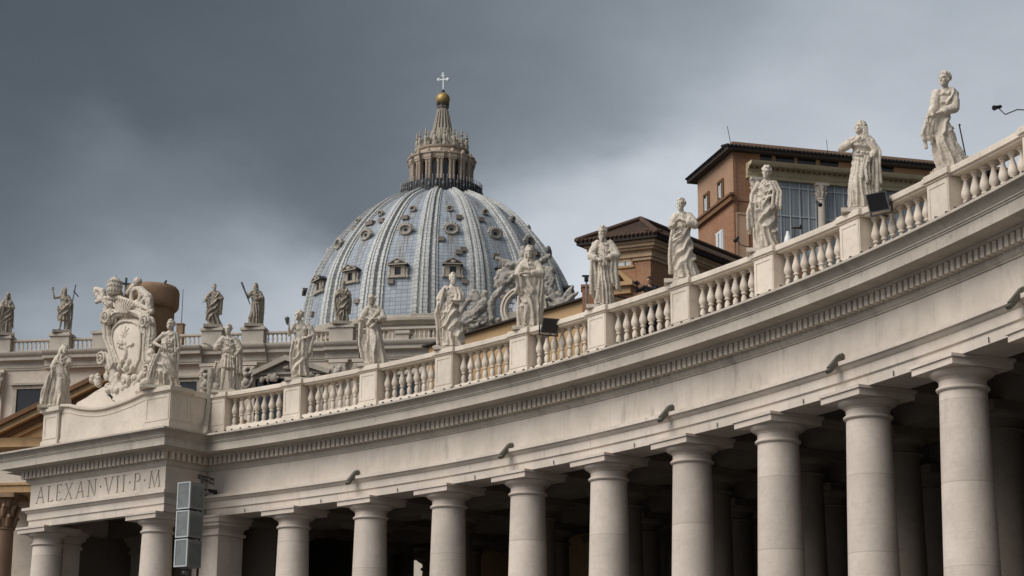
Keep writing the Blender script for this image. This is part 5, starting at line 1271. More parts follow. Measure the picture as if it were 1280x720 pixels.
on_ped(0, 'statue of a bare chested bearded man looking up left and raising a dark cup', 2.86, dict(seed=26, sway=(.02, .0, .0, .0, -.04), hyaw=-.9, nod=-.1, head=(-.06, -.03, .15), hair='short', beard=2, bare=True, top=1.08, hem=.06, sleeve=(0, 0),
    armL=((-.34, -.04, 1.12), (-.35, -.20, 1.30)), handL=(-.1, -.1, .9), armR=((.33, -.04, 1.14), (.14, -.22, 1.02)), handR=(-.8, -.2, -.2), mantle=(1, .36, 1.04, .2, .04), knee=[(HP+.2, .55, .06)], folds=(8, 15), wide=.92,
    drapes=[(((.24, .0, 1.4), (.34, -.04, 1.15), (.27, -.14, .9), (.25, -.14, .6)), .16, 4, (1, .2, 0)), (((-.16, -.15, .95), (-.24, -.15, .6), (-.20, -.05, .2)), .2, 5, (1, .3, 0)), (((.02, -.22, .98), (.02, -.22, .75), (.04, -.2, .6)), .2, 4, (1, 0, 0))],
    props=[('club', ((-.36, -.22, 1.36), (-.37, -.22, 1.44), (-.37, -.22, 1.5)), .05)]), 0)
on_ped(-1, 'statue of a soldier in a short kilt stretching one arm to the left', 2.86, dict(seed=29, sway=(.0, .0, .02, .0, .0), hyaw=-.4, nod=.05, head=(-.02, -.04, .155), hair='short', sleeve=(1, 1), hem=.60, belt=1.04, top=1.46, folds=(17, 11), fold=1.1, flare=.3,
    armL=((-.36, -.04, 1.12), (-.60, -.12, 1.22)), handL=(-.8, -.1, .2), armR=((.34, -.04, 1.12), (.24, -.22, .95)), handR=(-.3, -.3, -.6), stance=.13,
    drapes=[(((.26, .06, 1.4), (.36, .02, 1.05), (.36, .08, .55), (.34, .1, .05)), .2, 5, (1, .3, 0)), (((.26, -.14, .98), (.34, -.1, .9), (.38, -.06, .6)), .12, 3, (1, 0, 0)), (((-.27, .1, .8), (-.36, .1, .5), (-.36, .08, .04)), .2, 5, (1, .2, 0))],
    lumps=[((-.34, .08, .12), (.16, .14, .14))]), 0)
def on_pav(px, py, y, lab, H, c, dyaw=0):
    x, z = PF.at(px, py, y); p = PF.w(x, y, ZP); c['group'] = GP; return figure('statue', lab, p, face_cam(p)+dyaw, H, ST, c)
on_pav(208, 484, .85, 'statue of a woman with one hand on her hip, right of the coat of arms', 2.86, dict(seed=33, sway=(.0, -.04, .0, .02, .04), hyaw=-.8, nod=-.05, head=(-.02, -.03, .155), hair='bun', sleeve=(0, 0), belt=1.14,
    armL=((-.42, -.02, 1.14), (-.16, -.20, 1.0)), handL=(.8, -.1, -.2), armR=((.30, .0, 1.10), (.24, -.16, .95)), mantle=(-1, .3, 1.02, .1, .04), knee=[(HP-.3, .6, .10)], folds=(11, 21), fold=1.3, flare=.2,
    drapes=[(((-.2, -.15, .95), (-.36, -.12, .6), (-.42, -.08, .3), (-.50, -.04, .05)), .2, 5, (1, .2, 0)), (((.22, -.06, 1.4), (.27, -.08, 1.0), (.28, -.06, .4), (.28, -.04, .05)), .12, 3, (1, .2, 0)), (((-.36, .05, .85), (-.5, .0, .5), (-.6, .0, .1)), .16, 4, (1, .2, 0))], lumps=[((-.55, 0, .1), (.2, .15, .12))], pl=(-1.1, .6, -.5, .5)), 0)
on_pav(73, 505, .85, 'statue leaning in a tightly wound mantle, on the left pavilion pedestal', 2.80, dict(seed=36, sway=(.02, .02, .0, .04, .08), hyaw=.5, htilt=.15, nod=.1, head=(.0, -.04, .155), hair='long', sleeve=(1, 2),
    armL=((-.24, -.08, 1.1), (-.26, -.18, .9)), armR=((.26, -.1, 1.18), (.12, -.22, 1.24)), handR=(-.6, -.1, .5), mantle=(-1, .82, 1.34, .20, .045), knee=[(HP, .55, .09)], folds=(8, 15), flare=.18, wide=1.14,
    drapes=[(((-.2, -.1, 1.05), (-.33, -.08, .8), (-.40, -.06, .4), (-.46, -.04, .05)), .22, 5, (1, .2, 0)), (((-.36, .05, .8), (-.5, .0, .4), (-.52, .0, .05)), .16, 4, (1, .2, 0)), (((.06, -.16, .4), (.14, -.16, .2), (.26, -.12, .06)), .2, 4, (1, .2, 0))], pl=(-.9, .7, -.5, .5)), 0)
def on_fac(px, pf, lab, H, c, dyaw=0):
    x, z, ex = pf; p = FF.w(x, -.3-ex*.5, z); c['group'] = GF; c.setdefault('plinth', .3); c.setdefault('pl', (-1., 1., -.7, .7)); return figure('statue', lab, p, face_cam(p)+dyaw, H, FS, c)
fpx = {k: v for k, v in zip((8, 80, 146, 268, 319, 429, 505), fpeds)}
on_fac(8, fpx[8], 'grey veiled statue on the facade balustrade at the left edge of the picture', 4.35, dict(seed=41, hyaw=-.5, hair='veil', beard=1, sleeve=(2, 2), armL=((-.28, -.06, 1.12), (-.16, -.24, 1.16)), armR=((.30, -.06, 1.12), (-.05, -.24, 1.10)), folds=(9, 17), fold=1.3, mantle=(1, .5, 1.1, .1, .05),
    drapes=[(((.28, 0, 1.2), (.34, .0, .8), (.32, 0, .2)), .1, 3, (1, .2, 0)), (((-.2, -.2, 1.1), (-.3, -.2, .7), (-.28, -.1, .05)), .24, 4, (1, .2, 0))]), 0)
on_fac(80, fpx[80], 'grey bare chested statue raising one hand, with a thin dark cross staff', 4.65, dict(seed=44, hyaw=.2, hair='long', beard=1, bare=True, sleeve=(0, 1), hem=.42, top=1.12, armL=((-.42, -.05, 1.30), (-.50, -.10, 1.58)), handL=(0, -.1, 1), palmL=(0, -1, 0), armR=((.32, -.02, 1.12), (.26, -.16, .98)), mantle=(1, .6, 1.05, .1, .05), folds=(9, 17), fold=1.3, stance=.1,
    drapes=[(((.2, .02, 1.4), (.34, .0, 1.1), (.36, .04, .6), (.32, .06, .05)), .2, 5, (1, .3, 0)), (((-.2, 0, 1.0), (-.24, 0, .8)), .12, 3, (1, 0, 0))], props=[('cross', ((.30, -.1, 1.0), (.42, -.05, 1.92), (.34, -.05, 1.66), (.55, -.05, 1.42)), .04)]), 0)
on_fac(146, fpx[146], 'grey statue holding a tall dark cross, mostly hidden behind the coat of arms', 4.8, dict(seed=47, hyaw=0, hair='long', beard=1, sleeve=(1, 1), armL=((-.34, -.02, 1.2), (-.38, -.2, 1.2)), mantle=(1, .5, 1.1, .1, .05), folds=(9, 17), props=[('cross', ((.32, 0, .9), (.32, 0, 2.0), (.06, 0, 1.78), (.6, 0, 1.74)), .085)]), 0)
on_fac(268, fpx[268], 'grey statue with flung out elbows and swirling robe, above the soldier statue', 4.35, dict(seed=50, sway=(.05, -.06, -.04, .0, -.03), hyaw=.5, htilt=.15, hair='short', beard=1, sleeve=(2, 2), armL=((-.38, -.04, 1.14), (-.42, -.2, .98)), handL=(-.5, -.3, -.3), armR=((.36, .0, 1.16), (.18, -.2, 1.10)), mantle=(1, .35, 1.1, .2, .06), knee=[(HP-.4, .55, .08)], folds=(8, 15), fold=1.5, flare=.1,
    drapes=[(((-.34, -.05, 1.2), (-.36, -.1, 1.05), (-.28, -.12, .85)), .16, 4, (1, 0, .3)), (((.34, 0, 1.2), (.3, -.1, .9), (.28, -.08, .4)), .2, 4, (1, .2, 0))]), 0)
on_fac(319, fpx[319], 'grey statue in a long cloak with a slanting dark club, left of the dome', 4.35, dict(seed=53, hyaw=-.1, hair='long', beard=2, sleeve=(1, 2), armL=((-.32, -.04, 1.16), (-.36, -.2, 1.2)), handL=(-.2, -.2, .6), armR=((.32, -.04, 1.14), (.12, -.22, 1.08)), belt=1.05, folds=(11, 21), fold=1.3,
    drapes=[(((.24, .02, 1.42), (.38, .02, 1.15), (.40, .06, .7), (.34, .08, .05)), .2, 5, (1, .4, 0))], props=[('club', ((-.2, -.18, .82), (-.36, -.2, 1.2), (-.58, -.2, 1.72)), .035)]), 0)
on_fac(429, fpx[429], 'dark weathered statue standing against the dome, hands before its chest', 4.3, dict(seed=56, hyaw=-.2, hair='short', beard=2, sleeve=(2, 2), armL=((-.32, -.04, 1.14), (-.12, -.24, 1.22)), armR=((.32, -.04, 1.14), (.1, -.24, 1.2)), mantle=(1, .4, 1.1, .15, .05), folds=(9, 17), fold=1.5,
    drapes=[(((-.3, 0, 1.3), (-.34, -.04, .9), (-.2, -.02, .3)), .2, 4, (1, .3, 0)), (((.3, 0, 1.3), (.34, -.04, .9), (.3, -.02, .4)), .2, 4, (1, .3, 0))]), 0)

# ================================================================== coat of arms on the pavilion
YA = 1.25
cA = empty('coat_of_arms', PF.w(3.45, YA, ZP), PF.ang, 'large carved stone coat of arms with a papal tiara and crossed keys on the pavilion', 'coat of arms')
def CA(px, py):
    x, z = PF.at(px, py, YA); return x-3.45, z-ZP
SCL = 30.6                                   # pixels of the view per metre here
def ca(px, py, y=0.): x, z = CA(px, py); return Vector((x, y, z))
# shield: domed field with a swelling outline
out = [(162,398),(150,400),(141,408),(139,420),(142,434),(147,448),(150,460),(156,468),(165,474),(174,470),(181,460),(183,448),(184,432),(185,415),(180,402),(172,399)]
cen = ca(163, 434); rings_ = []
for t, y in ((1.0, .12), (1.0, -.02), (.85, -.14), (.6, -.22), (.3, -.26), (.08, -.27)):
    rings_.append([cen + (ca(*p)-cen)*t + Vector((0, y, 0)) for p in out])
MB().rings(rings_).build('shield', MT['bal'], cA, smooth=60)
m = MB()
# scroll frame round the field
m.ball(ca(163, 432, .2), (.85, .28, 1.25), 20, 12); m.ball(ca(158, 392, .2), (.75, .26, .5), 16, 10); m.ball(ca(165, 474, .2), (.7, .3, .6), 16, 10)
fr = [(141,468),(148,455),(143,438),(138,424),(137,408),(142,398),(150,392),(160,391),(170,390),(180,395),(187,405),(188,420),(186,436),(186,450),(189,462)]
m.tube([ca(*p, -.12) for p in fr], [.14,.16,.18,.17,.17,.17,.17,.16,.17,.18,.18,.17,.17,.18,.14], 9)
m.tube([ca(*p, -.02) for p in [(x+(-4 if x < 163 else 4), y-2) for x, y in fr]], .15, 8)
def spiral(c, r0, turns, a0, rad, y=-.15, sgn=1):
    n = int(turns*10); m.tube([c + Vector((sgn*r0*(1-.8*k/n)*math.cos(a0+turns*2*PI*k/n), y-.08*k/n, r0*(1-.8*k/n)*math.sin(a0+turns*2*PI*k/n))) for k in range(n+1)], [rad*(1-.4*k/n) for k in range(n+1)], 8)
spiral(ca(141, 400), .32, 1.4, -.5, .12, sgn=-1); spiral(ca(186, 412), .22, 1.3, 2.4, .11); spiral(ca(190, 405), .25, 1.3, 0, .1)
m.tube([ca(131, 452, -.1), ca(137, 446, -.15), ca(142, 452, -.15), ca(144, 466, -.1), ca(150, 486, -.05)], [.12,.15,.17,.2,.25], 9); spiral(ca(134, 450), .26, 1.4, .5, .12, sgn=-1)
m.tube([ca(188, 430, -.05), ca(190, 448, -.1), ca(183, 468, -.1), ca(172, 482, -.05)], [.14,.18,.2,.22], 9)
# acanthus swags and ribbons beside the shield
for (pa, pb, n_) in (((136, 372), (134, 416), 12), ((189, 376), (190, 436), 14), ((136, 416), (146, 470), 12), ((150, 384), (178, 384), 10)):
    for k in range(n_):
        t = (k+.5)/n_; px, py = lerp(pa[0], pb[0], t), lerp(pa[1], pb[1], t); a = rnd.uniform(0, 6.28); d_ = Vector((math.cos(a), -.3, math.sin(a)))*.17
        m.tube([ca(px, py, -.1)-d_, ca(px, py, -.16), ca(px, py, -.1)+d_], [.04, .085, .03], 6)
# sloping draped foot with leafy lumps
r = random.Random(5)
for k in range(46):
    px = r.uniform(138, 196); py = r.uniform(470, 491); m.ball(ca(px, py, r.uniform(-.25, .1)), (r.uniform(.1,.24), r.uniform(.1,.2), r.uniform(.1,.26)), 8, 6)
for k in range(22):
    t = r.random(); px = lerp(190, 202, t)+r.uniform(-4, 4); py = lerp(440, 486, t); m.ball(ca(px, py, r.uniform(-.2, .2)), (r.uniform(.1,.2), .18, r.uniform(.1,.22)), 8, 6)
for k in range(18):
    t = r.random(); m.ball(ca(lerp(137, 146, t)+r.uniform(-3, 3), lerp(452, 482, t), -.1), (.13, .15, .16), 8, 6)
for k in range(10): m.ball(ca(120+r.uniform(-5, 6), 478+r.uniform(-6, 7), -.05), (r.uniform(.1,.2), .16, r.uniform(.1,.2)), 8, 6)
fuse(m, 'scroll_frame', ST, cA, .021, 0, rough=.03, freq=6)
# crisp raised mouldings and scroll ends on the frame
m = MB()
m.tube([ca(*p, -.30) for p in fr], .05, 7); m.tube([ca(x+(-4 if x < 163 else 4), y-3, -.20) for x, y in fr], .05, 7)
spiral(ca(140, 399, -.2), .34, 1.7, -.5, .06, sgn=-1); spiral(ca(188, 404, -.2), .32, 1.7, 0, .06); spiral(ca(133, 450, -.15), .32, 1.7, .5, .06, sgn=-1); spiral(ca(190, 462, -.15), .26, 1.6, 2.0, .06)
for k in range(9): t = (k-4)/4; m.tube([ca(162+t*4, 392, -.30), ca(162+t*11, 384-3*(1-t*t), -.36), ca(162+t*13, 380-4*(1-t*t), -.30)], [.05, .06, .03], 6)
m.build('frame_moulding', ST, cA)
# relief: star above, tree, hills
m = MB(); c_ = ca(161, 419, -.21)
for k in range(8):
    a = PI/2+2*PI*k/8; d_ = Vector((math.cos(a), 0, math.sin(a))); m.tube([c_, c_+d_*.34], [.11, .03], 5)
for (px, py) in ((163,446),(159,453),(167,453),(155,461),(163,461),(171,461)): m.ball(ca(px, py, -.18), (.135, .2, .2), 10, 7)
m.tube([ca(160, 428, -.24), ca(164, 436, -.27), ca(164, 444, -.27)], [.06, .08, .09], 6); m.tube([ca(155, 434, -.24), ca(162, 437, -.27), ca(171, 431, -.24)], .06, 6)
for k in range(16): m.ball(ca(163+rnd.uniform(-9, 9), 431+rnd.uniform(-5, 5), -.25), (.09, .1, .09), 7, 5)
m.tube([ca(*p, -.2) for p in ((160,402),(152,405),(146,412),(144,422),(146,436),(151,450),(156,461),(164,468),(172,463),(178,450),(180,434),(180,416),(177,407),(170,403),(160,402))], .05, 6)
m.build('shield_relief', ST, cA)
# crossed keys, tiara, garland of cloth
m = MB()
m.tube([ca(128, 374, -.1), ca(150, 372, -.1), ca(186, 386, -.1), ca(192, 390, -.1)], [.11,.1,.1,.13], 8)
m.tube([ca(186, 372, .15), ca(170, 378, .15), ca(146, 392, .15)], [.1,.1,.1], 8)
for k in range(5): m.ball(ca(122+2.2*k, 366+4*(k % 3), -.1), (.12, .12, .17), 8, 6)
m.tube([ca(122, 362, -.1), ca(131, 364, -.1), ca(133, 378, -.1)], [.12,.13,.12], 8); m.tube([ca(123, 378, -.1), ca(132, 374, -.1)], [.1, .12], 8)
for cx_, cy_ in ((172, 371), (184, 384)):
    n = 16; m.tube([ca(cx_, cy_, -.08) + Vector((.30*math.cos(2*PI*k/n), 0, .36*math.sin(2*PI*k/n))) for k in range(n+1)], .11, 8)
m.tube([ca(168, 358, 0), ca(160, 366, 0)], [.16, .12], 8); m.ball(ca(172, 352, 0), .2, 8, 6)
m.tube([ca(136, 392, -.05), ca(135, 404, -.05), ca(138, 416, -.05)], [.2,.22,.16], 8); m.tube([ca(176, 362, 0), ca(186, 372, 0), ca(188, 390, 0)], [.16,.2,.16], 8)
for k in range(26): m.ball(ca(r.uniform(136, 186), r.uniform(376, 396), r.uniform(-.05, .25)), (r.uniform(.12,.24), .2, r.uniform(.1,.2)), 8, 6)
fuse(m, 'crossed_keys', ST, cA, .021, 0, rough=.025, freq=6)
m = MB(); tc_ = ca(146, 370, -.15); ht = (ca(146, 346)-ca(146, 370)).z
m.lathe([(q*.74, w_) for q, w_ in [(.36,0),(.42,.06*ht),(.40,.2*ht),(.45,.24*ht),(.43,.34*ht),(.42,.44*ht),(.45,.48*ht),(.38,.6*ht),(.37,.66*ht),(.38,.7*ht),(.26,.84*ht),(.1,.93*ht),(.06,.95*ht),(.09,1.0*ht),(.0,1.04*ht)]], 24, tc_)
for zz, rr_ in ((.12,.43),(.38,.44),(.62,.38)):
    for k in range(16): a = 2*PI*k/16; m.ball(tc_+Vector((rr_*.74*math.cos(a), rr_*.74*math.sin(a), (zz+.07)*ht)), (.035,.035,.06), 6, 5)
m.build('tiara', ST, cA, smooth=60)
# brown backing drum and its bulging cap
xd, zd1 = PF.at(191, 386, 2.6); zt_ = PF.at(191, 357, 2.6)[1]; rd = 1.02
dr = empty('backing_drum', PF.w(xd-.28, 2.75, 15.85), PF.ang, 'brown plastered drum with a bulging cap behind the coat of arms', 'drum')
h1 = zd1-15.85; h2 = zt_-15.85
MB().lathe([(rd, 0), (rd, h1)], 40).build('drum_wall', MT['brown'], dr)
MB().lathe([(rd, h1-.04), (rd+.10, h1+.02), (rd+.17, h1+.12), (rd+.19, h1+.3), (rd+.19, h1+(h2-h1)*.72), (rd+.15, h1+(h2-h1)*.86), (rd+.05, h2-.03), (rd-.08, h2), (0, h2+.03)], 40).build('cap', MT['brown'], dr, smooth=60)
MB().tube([(rd-.1, -.2, h2-.15), (rd+.12, -.2, h2+.05)], .05, 6).build('spike', MT['green'], dr)
p = FF.at(226, 405, 2.5); ch = MB().box(-.35, .35, -.35, .35, 0, 1.0).box(-.43, .43, -.43, .43, 1.0, 1.1).build('brown_chimney', MT['brown'], None)
ch.location = FF.w(p[0], 2.5, p[1]-1.1); ch.rotation_euler = (0, 0, FF.ang)
tag(ch, 'small square brown chimney on the far facade roof beside the pavilion woman statue', 'chimney')
st_ = MB().box(-.35, .35, -.35, .35, zc0-1-(p[1]-1.1), -.001).build('stack', MT['brown'], ch)
an = MB().tube([(0, 0, 0), (0, 0, 4.0)], [.05, .03], 6).build('thin_mast', MT['iron'], None); xa_, za_ = FF.at(226.5, 410, 4.5); an.location = FF.w(xa_, 4.5, zc0); an.scale = (1, 1, (FF.at(226, 362, 4.5)[1]-zc0)/4.0)
tag(an, 'thin upright rod beside the brown chimney', 'mast')

# ================================================================== clock with its sculpted gable at the end of the facade
YC = -1.2
xk, zk = FF.at(655, 387, YC); SC = CF/(FF.w(xk, YC, zk)-EYE).dot(FW)
clock = empty('clock_gable', FF.w(xk, YC, 0), FF.ang, 'round church clock framed by grey carved angels and scrolls, behind a colonnade statue', 'clock')
def K(px, py, y=0.): x, z = FF.at(px, py, YC); return Vector((x-xk, y, z))
ck = K(655, 387); R0 = 24.5/SC
m = MB(); n = 48
m.rings([[ck + Vector((rr_*math.sin(2*PI*k/n), yy, rr_*math.cos(2*PI*k/n))) for rr_, yy in ((R0*.86,.2),(R0*.86,-.25),(R0*.95,-.45),(R0*1.05,-.35),(R0*1.1,-.5),(R0*1.2,-.45),(R0*1.22,.3))] for k in range(n+1)], caps=False)
m.build('clock_ring', MT['facade'], clock)
dl = MB(); dl.v = []; dl.lathe([(R0*.87, 0), (R0*.87, .12), (0, .121)], 48); dl.v = [(ck.x+p[0], ck.y-p[2], ck.z+p[1]) for p in dl.v]
dial = dl.build('dial', MT['clockf'], clock)
m = MB(); NUM = ['XII','I','II','III','IIII','V','VI','VII','VIII','IX','X','XI']
for h_, s_ in enumerate(NUM):
    a = 2*PI*h_/12; ws = {'I': .16, 'V': .34, 'X': .34}; w = sum(ws[c] for c in s_); x = -w/2
    M_ = Matrix.Translation(ck+Vector((0, -.13, 0))) @ Matrix.Rotation(a, 4, 'Y')
    q = R0/2.0
    for c in s_:
        x0 = x*q; r0_, r1_ = R0*.58, R0*.82
        if c == 'I': m.box(x0+.04*q, x0+.12*q, -.01, 0, r0_, r1_, M_)
        else:
            wd_ = .30*q
            for (xa_, xb_) in (((0, .5), (1, .5)) if c == 'V' else ((0, 1), (1, 0))):
                t_ = .04*q if xa_ else .055*q
                m.prism([(x0+xa_*wd_-t_, r1_), (x0+xa_*wd_+t_, r1_), (x0+xb_*wd_+t_, r0_), (x0+xb_*wd_-t_, r0_)], -.01-.002*xa_, 0, M_)
        x += ws[c]
for k in range(60): m.box(-.02, .02, -.008, 0, R0*.835, R0*.86, Matrix.Translation(ck+Vector((0, -.13, 0))) @ Matrix.Rotation(2*PI*k/60, 4, 'Y'))
m.build('numerals', MT['clockn'], dial, smooth=20)
m = MB()
for ang_, l_, w_ in ((2.2, .45, .1), (.6, .68, .07)): m.prism([(-w_, -.15), (w_, -.15), (w_*.4, R0*l_), (-w_*.4, R0*l_)], -.05-.02*w_*10, -.02, Matrix.Translation(ck+Vector((0, -.13, 0))) @ Matrix.Rotation(ang_, 4, 'Y'))
m.build('clock_hand', MT['clockn'], clock)
m = MB().box(-R0*1.1, R0*1.1, -.15, 1.2, zb0-8, ck.z-.2); m.box(-R0*2.7, R0*3.2, .2, 1.2, zb0-8, K(655, 404).z); m.lathe([(R0*1.05, 0), (R0*1.05, 1.0)], 32)
m.v[-64:] = [(ck.x+p[0], ck.y+.1+p[2], ck.z+p[1]) for p in m.v[-64:]]
m.build('gable_wall', MT['facor'], clock)
m = MB(); r = random.Random(12)
def lump(px, py, rx, rz, y=-.3, n=1):
    for k in range(n): m.ball(K(px, py, y), (rx/SC, max(.25, rx/SC*.8), rz/SC), 10, 7)
def scroll(px, py, r0, turns, a0, rad, sgn=1, y=-.35):
    c = K(px, py, y); n = int(turns*11); m.tube([c + Vector((sgn*r0/SC*(1-.8*k/n)*math.cos(a0+turns*2*PI*k/n), -.25*k/n, r0/SC*(1-.8*k/n)*math.sin(a0+turns*2*PI*k/n))) for k in range(n+1)], [rad/SC*(1-.4*k/n) for k in range(n+1)], 8)
def path(ps, rs, y=-.3): m.tube([K(a, b, y) for a, b in ps], [q/SC for q in rs], 9)
scroll(633, 350, 8, 1.6, -1.2, 3.2, -1); scroll(681, 348, 9, 1.6, -1.2, 3.4)
path([(624,358),(622,350),(626,341),(634,338),(641,344)], [3,4,4.2,4,3]); path([(690,358),(692,348),(688,338),(679,335),(670,342)], [3,4,4.2,4,3])
path([(628,362),(618,372),(614,386),(616,400)], [4,4.5,4.5,4]); path([(682,360),(692,368),(697,380),(698,396)], [4,4.5,4.5,4])
# crest: tiara over crossed keys
for px, py, rx, rz in ((655,340,12,9),(655,330,9,8),(655,321,7,7),(655,313,4,5),(640,333,9,5),(670,333,9,5),(644,345,8,6),(666,345,8,6),(630,330,6,5),(680,326,6,4)): lump(px, py, rx, rz)
path([(622,325),(640,330),(655,338),(672,350)], [2.5,2.5,2.5,2.5], -.5); path([(688,321),(672,330),(655,338),(638,350)], [2.5,2.5,2.5,2.5], -.5)
# reclining angels left and right, wings and legs
def angel(s, x0):
    q = lambda dx: x0 + s*dx
    path([(q(0),378),(q(4),386),(q(12),394),(q(24),400)], [5.5,7,6,4.5]); lump(q(-1), 369, 4.2, 5); path([(q(0),378),(q(-8),384),(q(-14),379)], [3,2.6,2.2]); path([(q(2),380),(q(10),380),(q(16),386)], [3,2.6,2])
    path([(q(12),394),(q(20),392),(q(27),398),(q(36),401)], [5,4.2,3.4,2.5]); path([(q(5),376),(q(12),366),(q(17),358)], [3,3.5,1.2]); path([(q(6),380),(q(15),372),(q(23),366)], [3,3.2,1.2])
    for k in range(14): lump(q(r.uniform(0, 34)), r.uniform(392, 408), r.uniform(2, 4), r.uniform(1.5, 3), r.uniform(-.5, .1))
angel(-1, 606); angel(1, 700)
for k in range(34): lump(r.uniform(574, 634), r.uniform(398, 420), r.uniform(2, 4.5), r.uniform(2, 4), r.uniform(-.5, .2))
for k in range(40):
    t = r.random(); lump(lerp(684, 738, t), lerp(372, 396, t)+r.uniform(-2, 12), r.uniform(2, 4.5), r.uniform(2, 4), r.uniform(-.5, .2))
for k in range(16): lump(r.uniform(618, 640), r.uniform(340, 376), r.uniform(2, 4), r.uniform(2, 4), -.1); lump(r.uniform(672, 694), r.uniform(338, 376), r.uniform(2, 4), r.uniform(2, 4), -.1)
path([(574,402),(578,388),(586,377),(592,374)], [4,4,3.5,2.5]); path([(560,408),(572,404),(584,404)], [3,4,4])
fuse(m, 'carved_angels', MT['angel'], clock, .10, 0, rough=.16, freq=1.6)

# ================================================================== lamps, loudspeakers, cables
def floodlight(loc, yaw, pitch, s, label):
    f = empty('floodlight', loc, yaw, label, 'floodlight', None)
    rt = Matrix.Translation((0, 0, .34*s)) @ Matrix.Rotation(pitch, 4, 'X')
    m = MB(); m.add([rt @ Vector(p)*1. for p in ((-.30*s,-.16*s,-.26*s),(.30*s,-.16*s,-.26*s),(.30*s,-.16*s,.26*s),(-.30*s,-.16*s,.26*s),(-.2*s,.17*s,-.17*s),(.2*s,.17*s,-.17*s),(.2*s,.17*s,.17*s),(-.2*s,.17*s,.17*s))], [(0,1,2,3),(4,7,6,5),(0,4,5,1),(1,5,6,2),(2,6,7,3),(3,7,4,0)])
    m.build('housing', MT['lampgr'], f, smooth=20)
    m = MB(); m.box(-.285*s, .285*s, -.172*s, -.161*s, -.245*s, .245*s, rt); m.build('lens', MT['black'], f)
    m = MB(); m.box(-.33*s, .33*s, -.185*s, -.165*s, .25*s, .275*s, rt); m.box(-.33*s, .33*s, -.185*s, -.165*s, -.275*s, -.25*s, rt); m.box(.29*s, .33*s, -.185*s, -.165*s, -.25*s, .25*s, rt); m.box(-.33*s, -.29*s, -.185*s, -.165*s, -.25*s, .25*s, rt); m.build('lens_frame', MT['lampgr'], f, smooth=20)
    m = MB(); 
    for q in (-1, 1): m.bar((q*.34*s, 0, .34*s), (q*.34*s, 0.05*s, -.05*s), .04*s)
    m.bar((-.36*s, .05*s, -.05*s), (.36*s, .05*s, -.05*s), .04*s); m.bar((0, .05*s, -.05*s), (0, .35*s, -.05*s), .05*s); m.build('bracket', MT['iron'], f)
    return f
def railpt(px, py, off=.32):
    d = ray(px, py); rr_ = AR-off; a = d.x**2+d.y**2; bx = EYE.x-AX; by = EYE.y-AY; b = 2*(d.x*bx+d.y*by); c = bx*bx+by*by-rr_*rr_
    return EYE + d*((-b+math.sqrt(b*b-4*a*c))/(2*a))
p = railpt(686, 413, .45); floodlight(p-Vector((0, 0, .12)), face_cam(p)+.35, .5, 1.0, 'square black floodlight beside the statue in front of the church clock')
p = railpt(1101, 263, .45); floodlight(p-Vector((0, 0, .05)), face_cam(p)-.5, .45, .98, 'square black floodlight below the statue with its hand on its chest')
# spot lamps standing on the frieze ledge, pointing out and down
lampspecs = [(443, 593.5, 'slim bronze lamp on the frieze ledge above the second and third columns from the pavilion'), (635, 560, 'slim bronze lamp on the frieze ledge left of the sixth free column cap'), (835, 513, 'slim bronze lamp on the frieze ledge above the middle of the picture'),
    (1047, 450, 'slim bronze lamp on the frieze ledge above the widest columns'), (1275, 367, 'slim bronze lamp on the frieze ledge cut by the right edge of the picture')]
lampspecs[0] = (443, 593.5, 'slim bronze lamp on the frieze ledge nearest the end pavilion')
lampspecs[1] = (635, 560, 'slim bronze lamp on the frieze ledge, second along from the end pavilion')
lampspecs[2] = (835, 513, 'slim bronze lamp on the frieze ledge, third along from the end pavilion')
lampspecs[3] = (1047, 450, 'slim bronze lamp on the frieze ledge, fourth along from the end pavilion')
led0 = None
for px, py, lab in lampspecs:
    p = railpt(px, py, .8); t = math.atan2(p.y-AY, p.x-AX); yaw = math.atan2(-math.cos(t), math.sin(t))
    if led0 is None:
        led0 = f = empty('ledge_lamp', p, yaw, lab, 'lamp', 'lamps on the frieze ledge')
        rt = Matrix.Rotation(R_(48), 4, 'X'); m = MB(); m.box(-.10, .10, -.52, .22, -.055, .055, rt); m.box(-.075, .075, -.40, .12, .055, .09, rt); m.build('housing', MT['lampbr'], f, smooth=20)
        m = MB(); m.box(-.08, .08, -.44, .12, -.07, -.061, rt); m.build('lens', MT['black'], f)
        m = MB(); m.bar((0, .05, -.05), (0, .1, -.26), .05); m.build('bracket', MT['lampbr'], f)
    else: f = copy_tree(led0)
    f.location = p; f.rotation_euler = (0, 0, yaw); f['label'] = lab
# stack of three grey loudspeakers beside the pavilion corner
Ysp = aty(237, 655, 78.6)
sp = empty('loudspeaker_stack', (Ysp.x, Ysp.y, 0), face_cam(Ysp)-.72, 'column of three grey box loudspeakers hung beside the pavilion corner column', 'loudspeaker')
wv = .80; 
zs_ = [(aty(237, a, 78.6).z, aty(237, b, 78.6).z) for a, b in ((604.5, 637.5), (640, 673), (675.5, 709.5))]
for z1, z0 in zs_:
    m = MB(); a, b = .33, .42
    m.box(-a, a, -b, b, z0, z1)
    cb = m.build('cabinet', MT['cab'], sp, smooth=20)
    g_ = MB().box(-a+.05, a-.05, -b-.012, -b-.001, z0+.05, z1-.05); g_.build('front_grille', MT['grille'], cb)
    g_ = MB().box(a+.001, a+.008, -b+.10, b-.06, z0+.10, z1-.14); g_.build('side_panel', MT['grille'], cb)
    f_ = MB()
    for q in ((-a-.01,-a+.05,z0-.01,z1+.01),(a-.05,a+.01,z0-.01,z1+.01),(-a+.05,a-.05,z0-.01,z0+.045),(-a+.05,a-.05,z1-.045,z1+.01)): f_.box(q[0], q[1], -b-.03, -b+.02, q[2], q[3])
    f_.build('grille_frame', MT['cabfr'], cb, smooth=20)
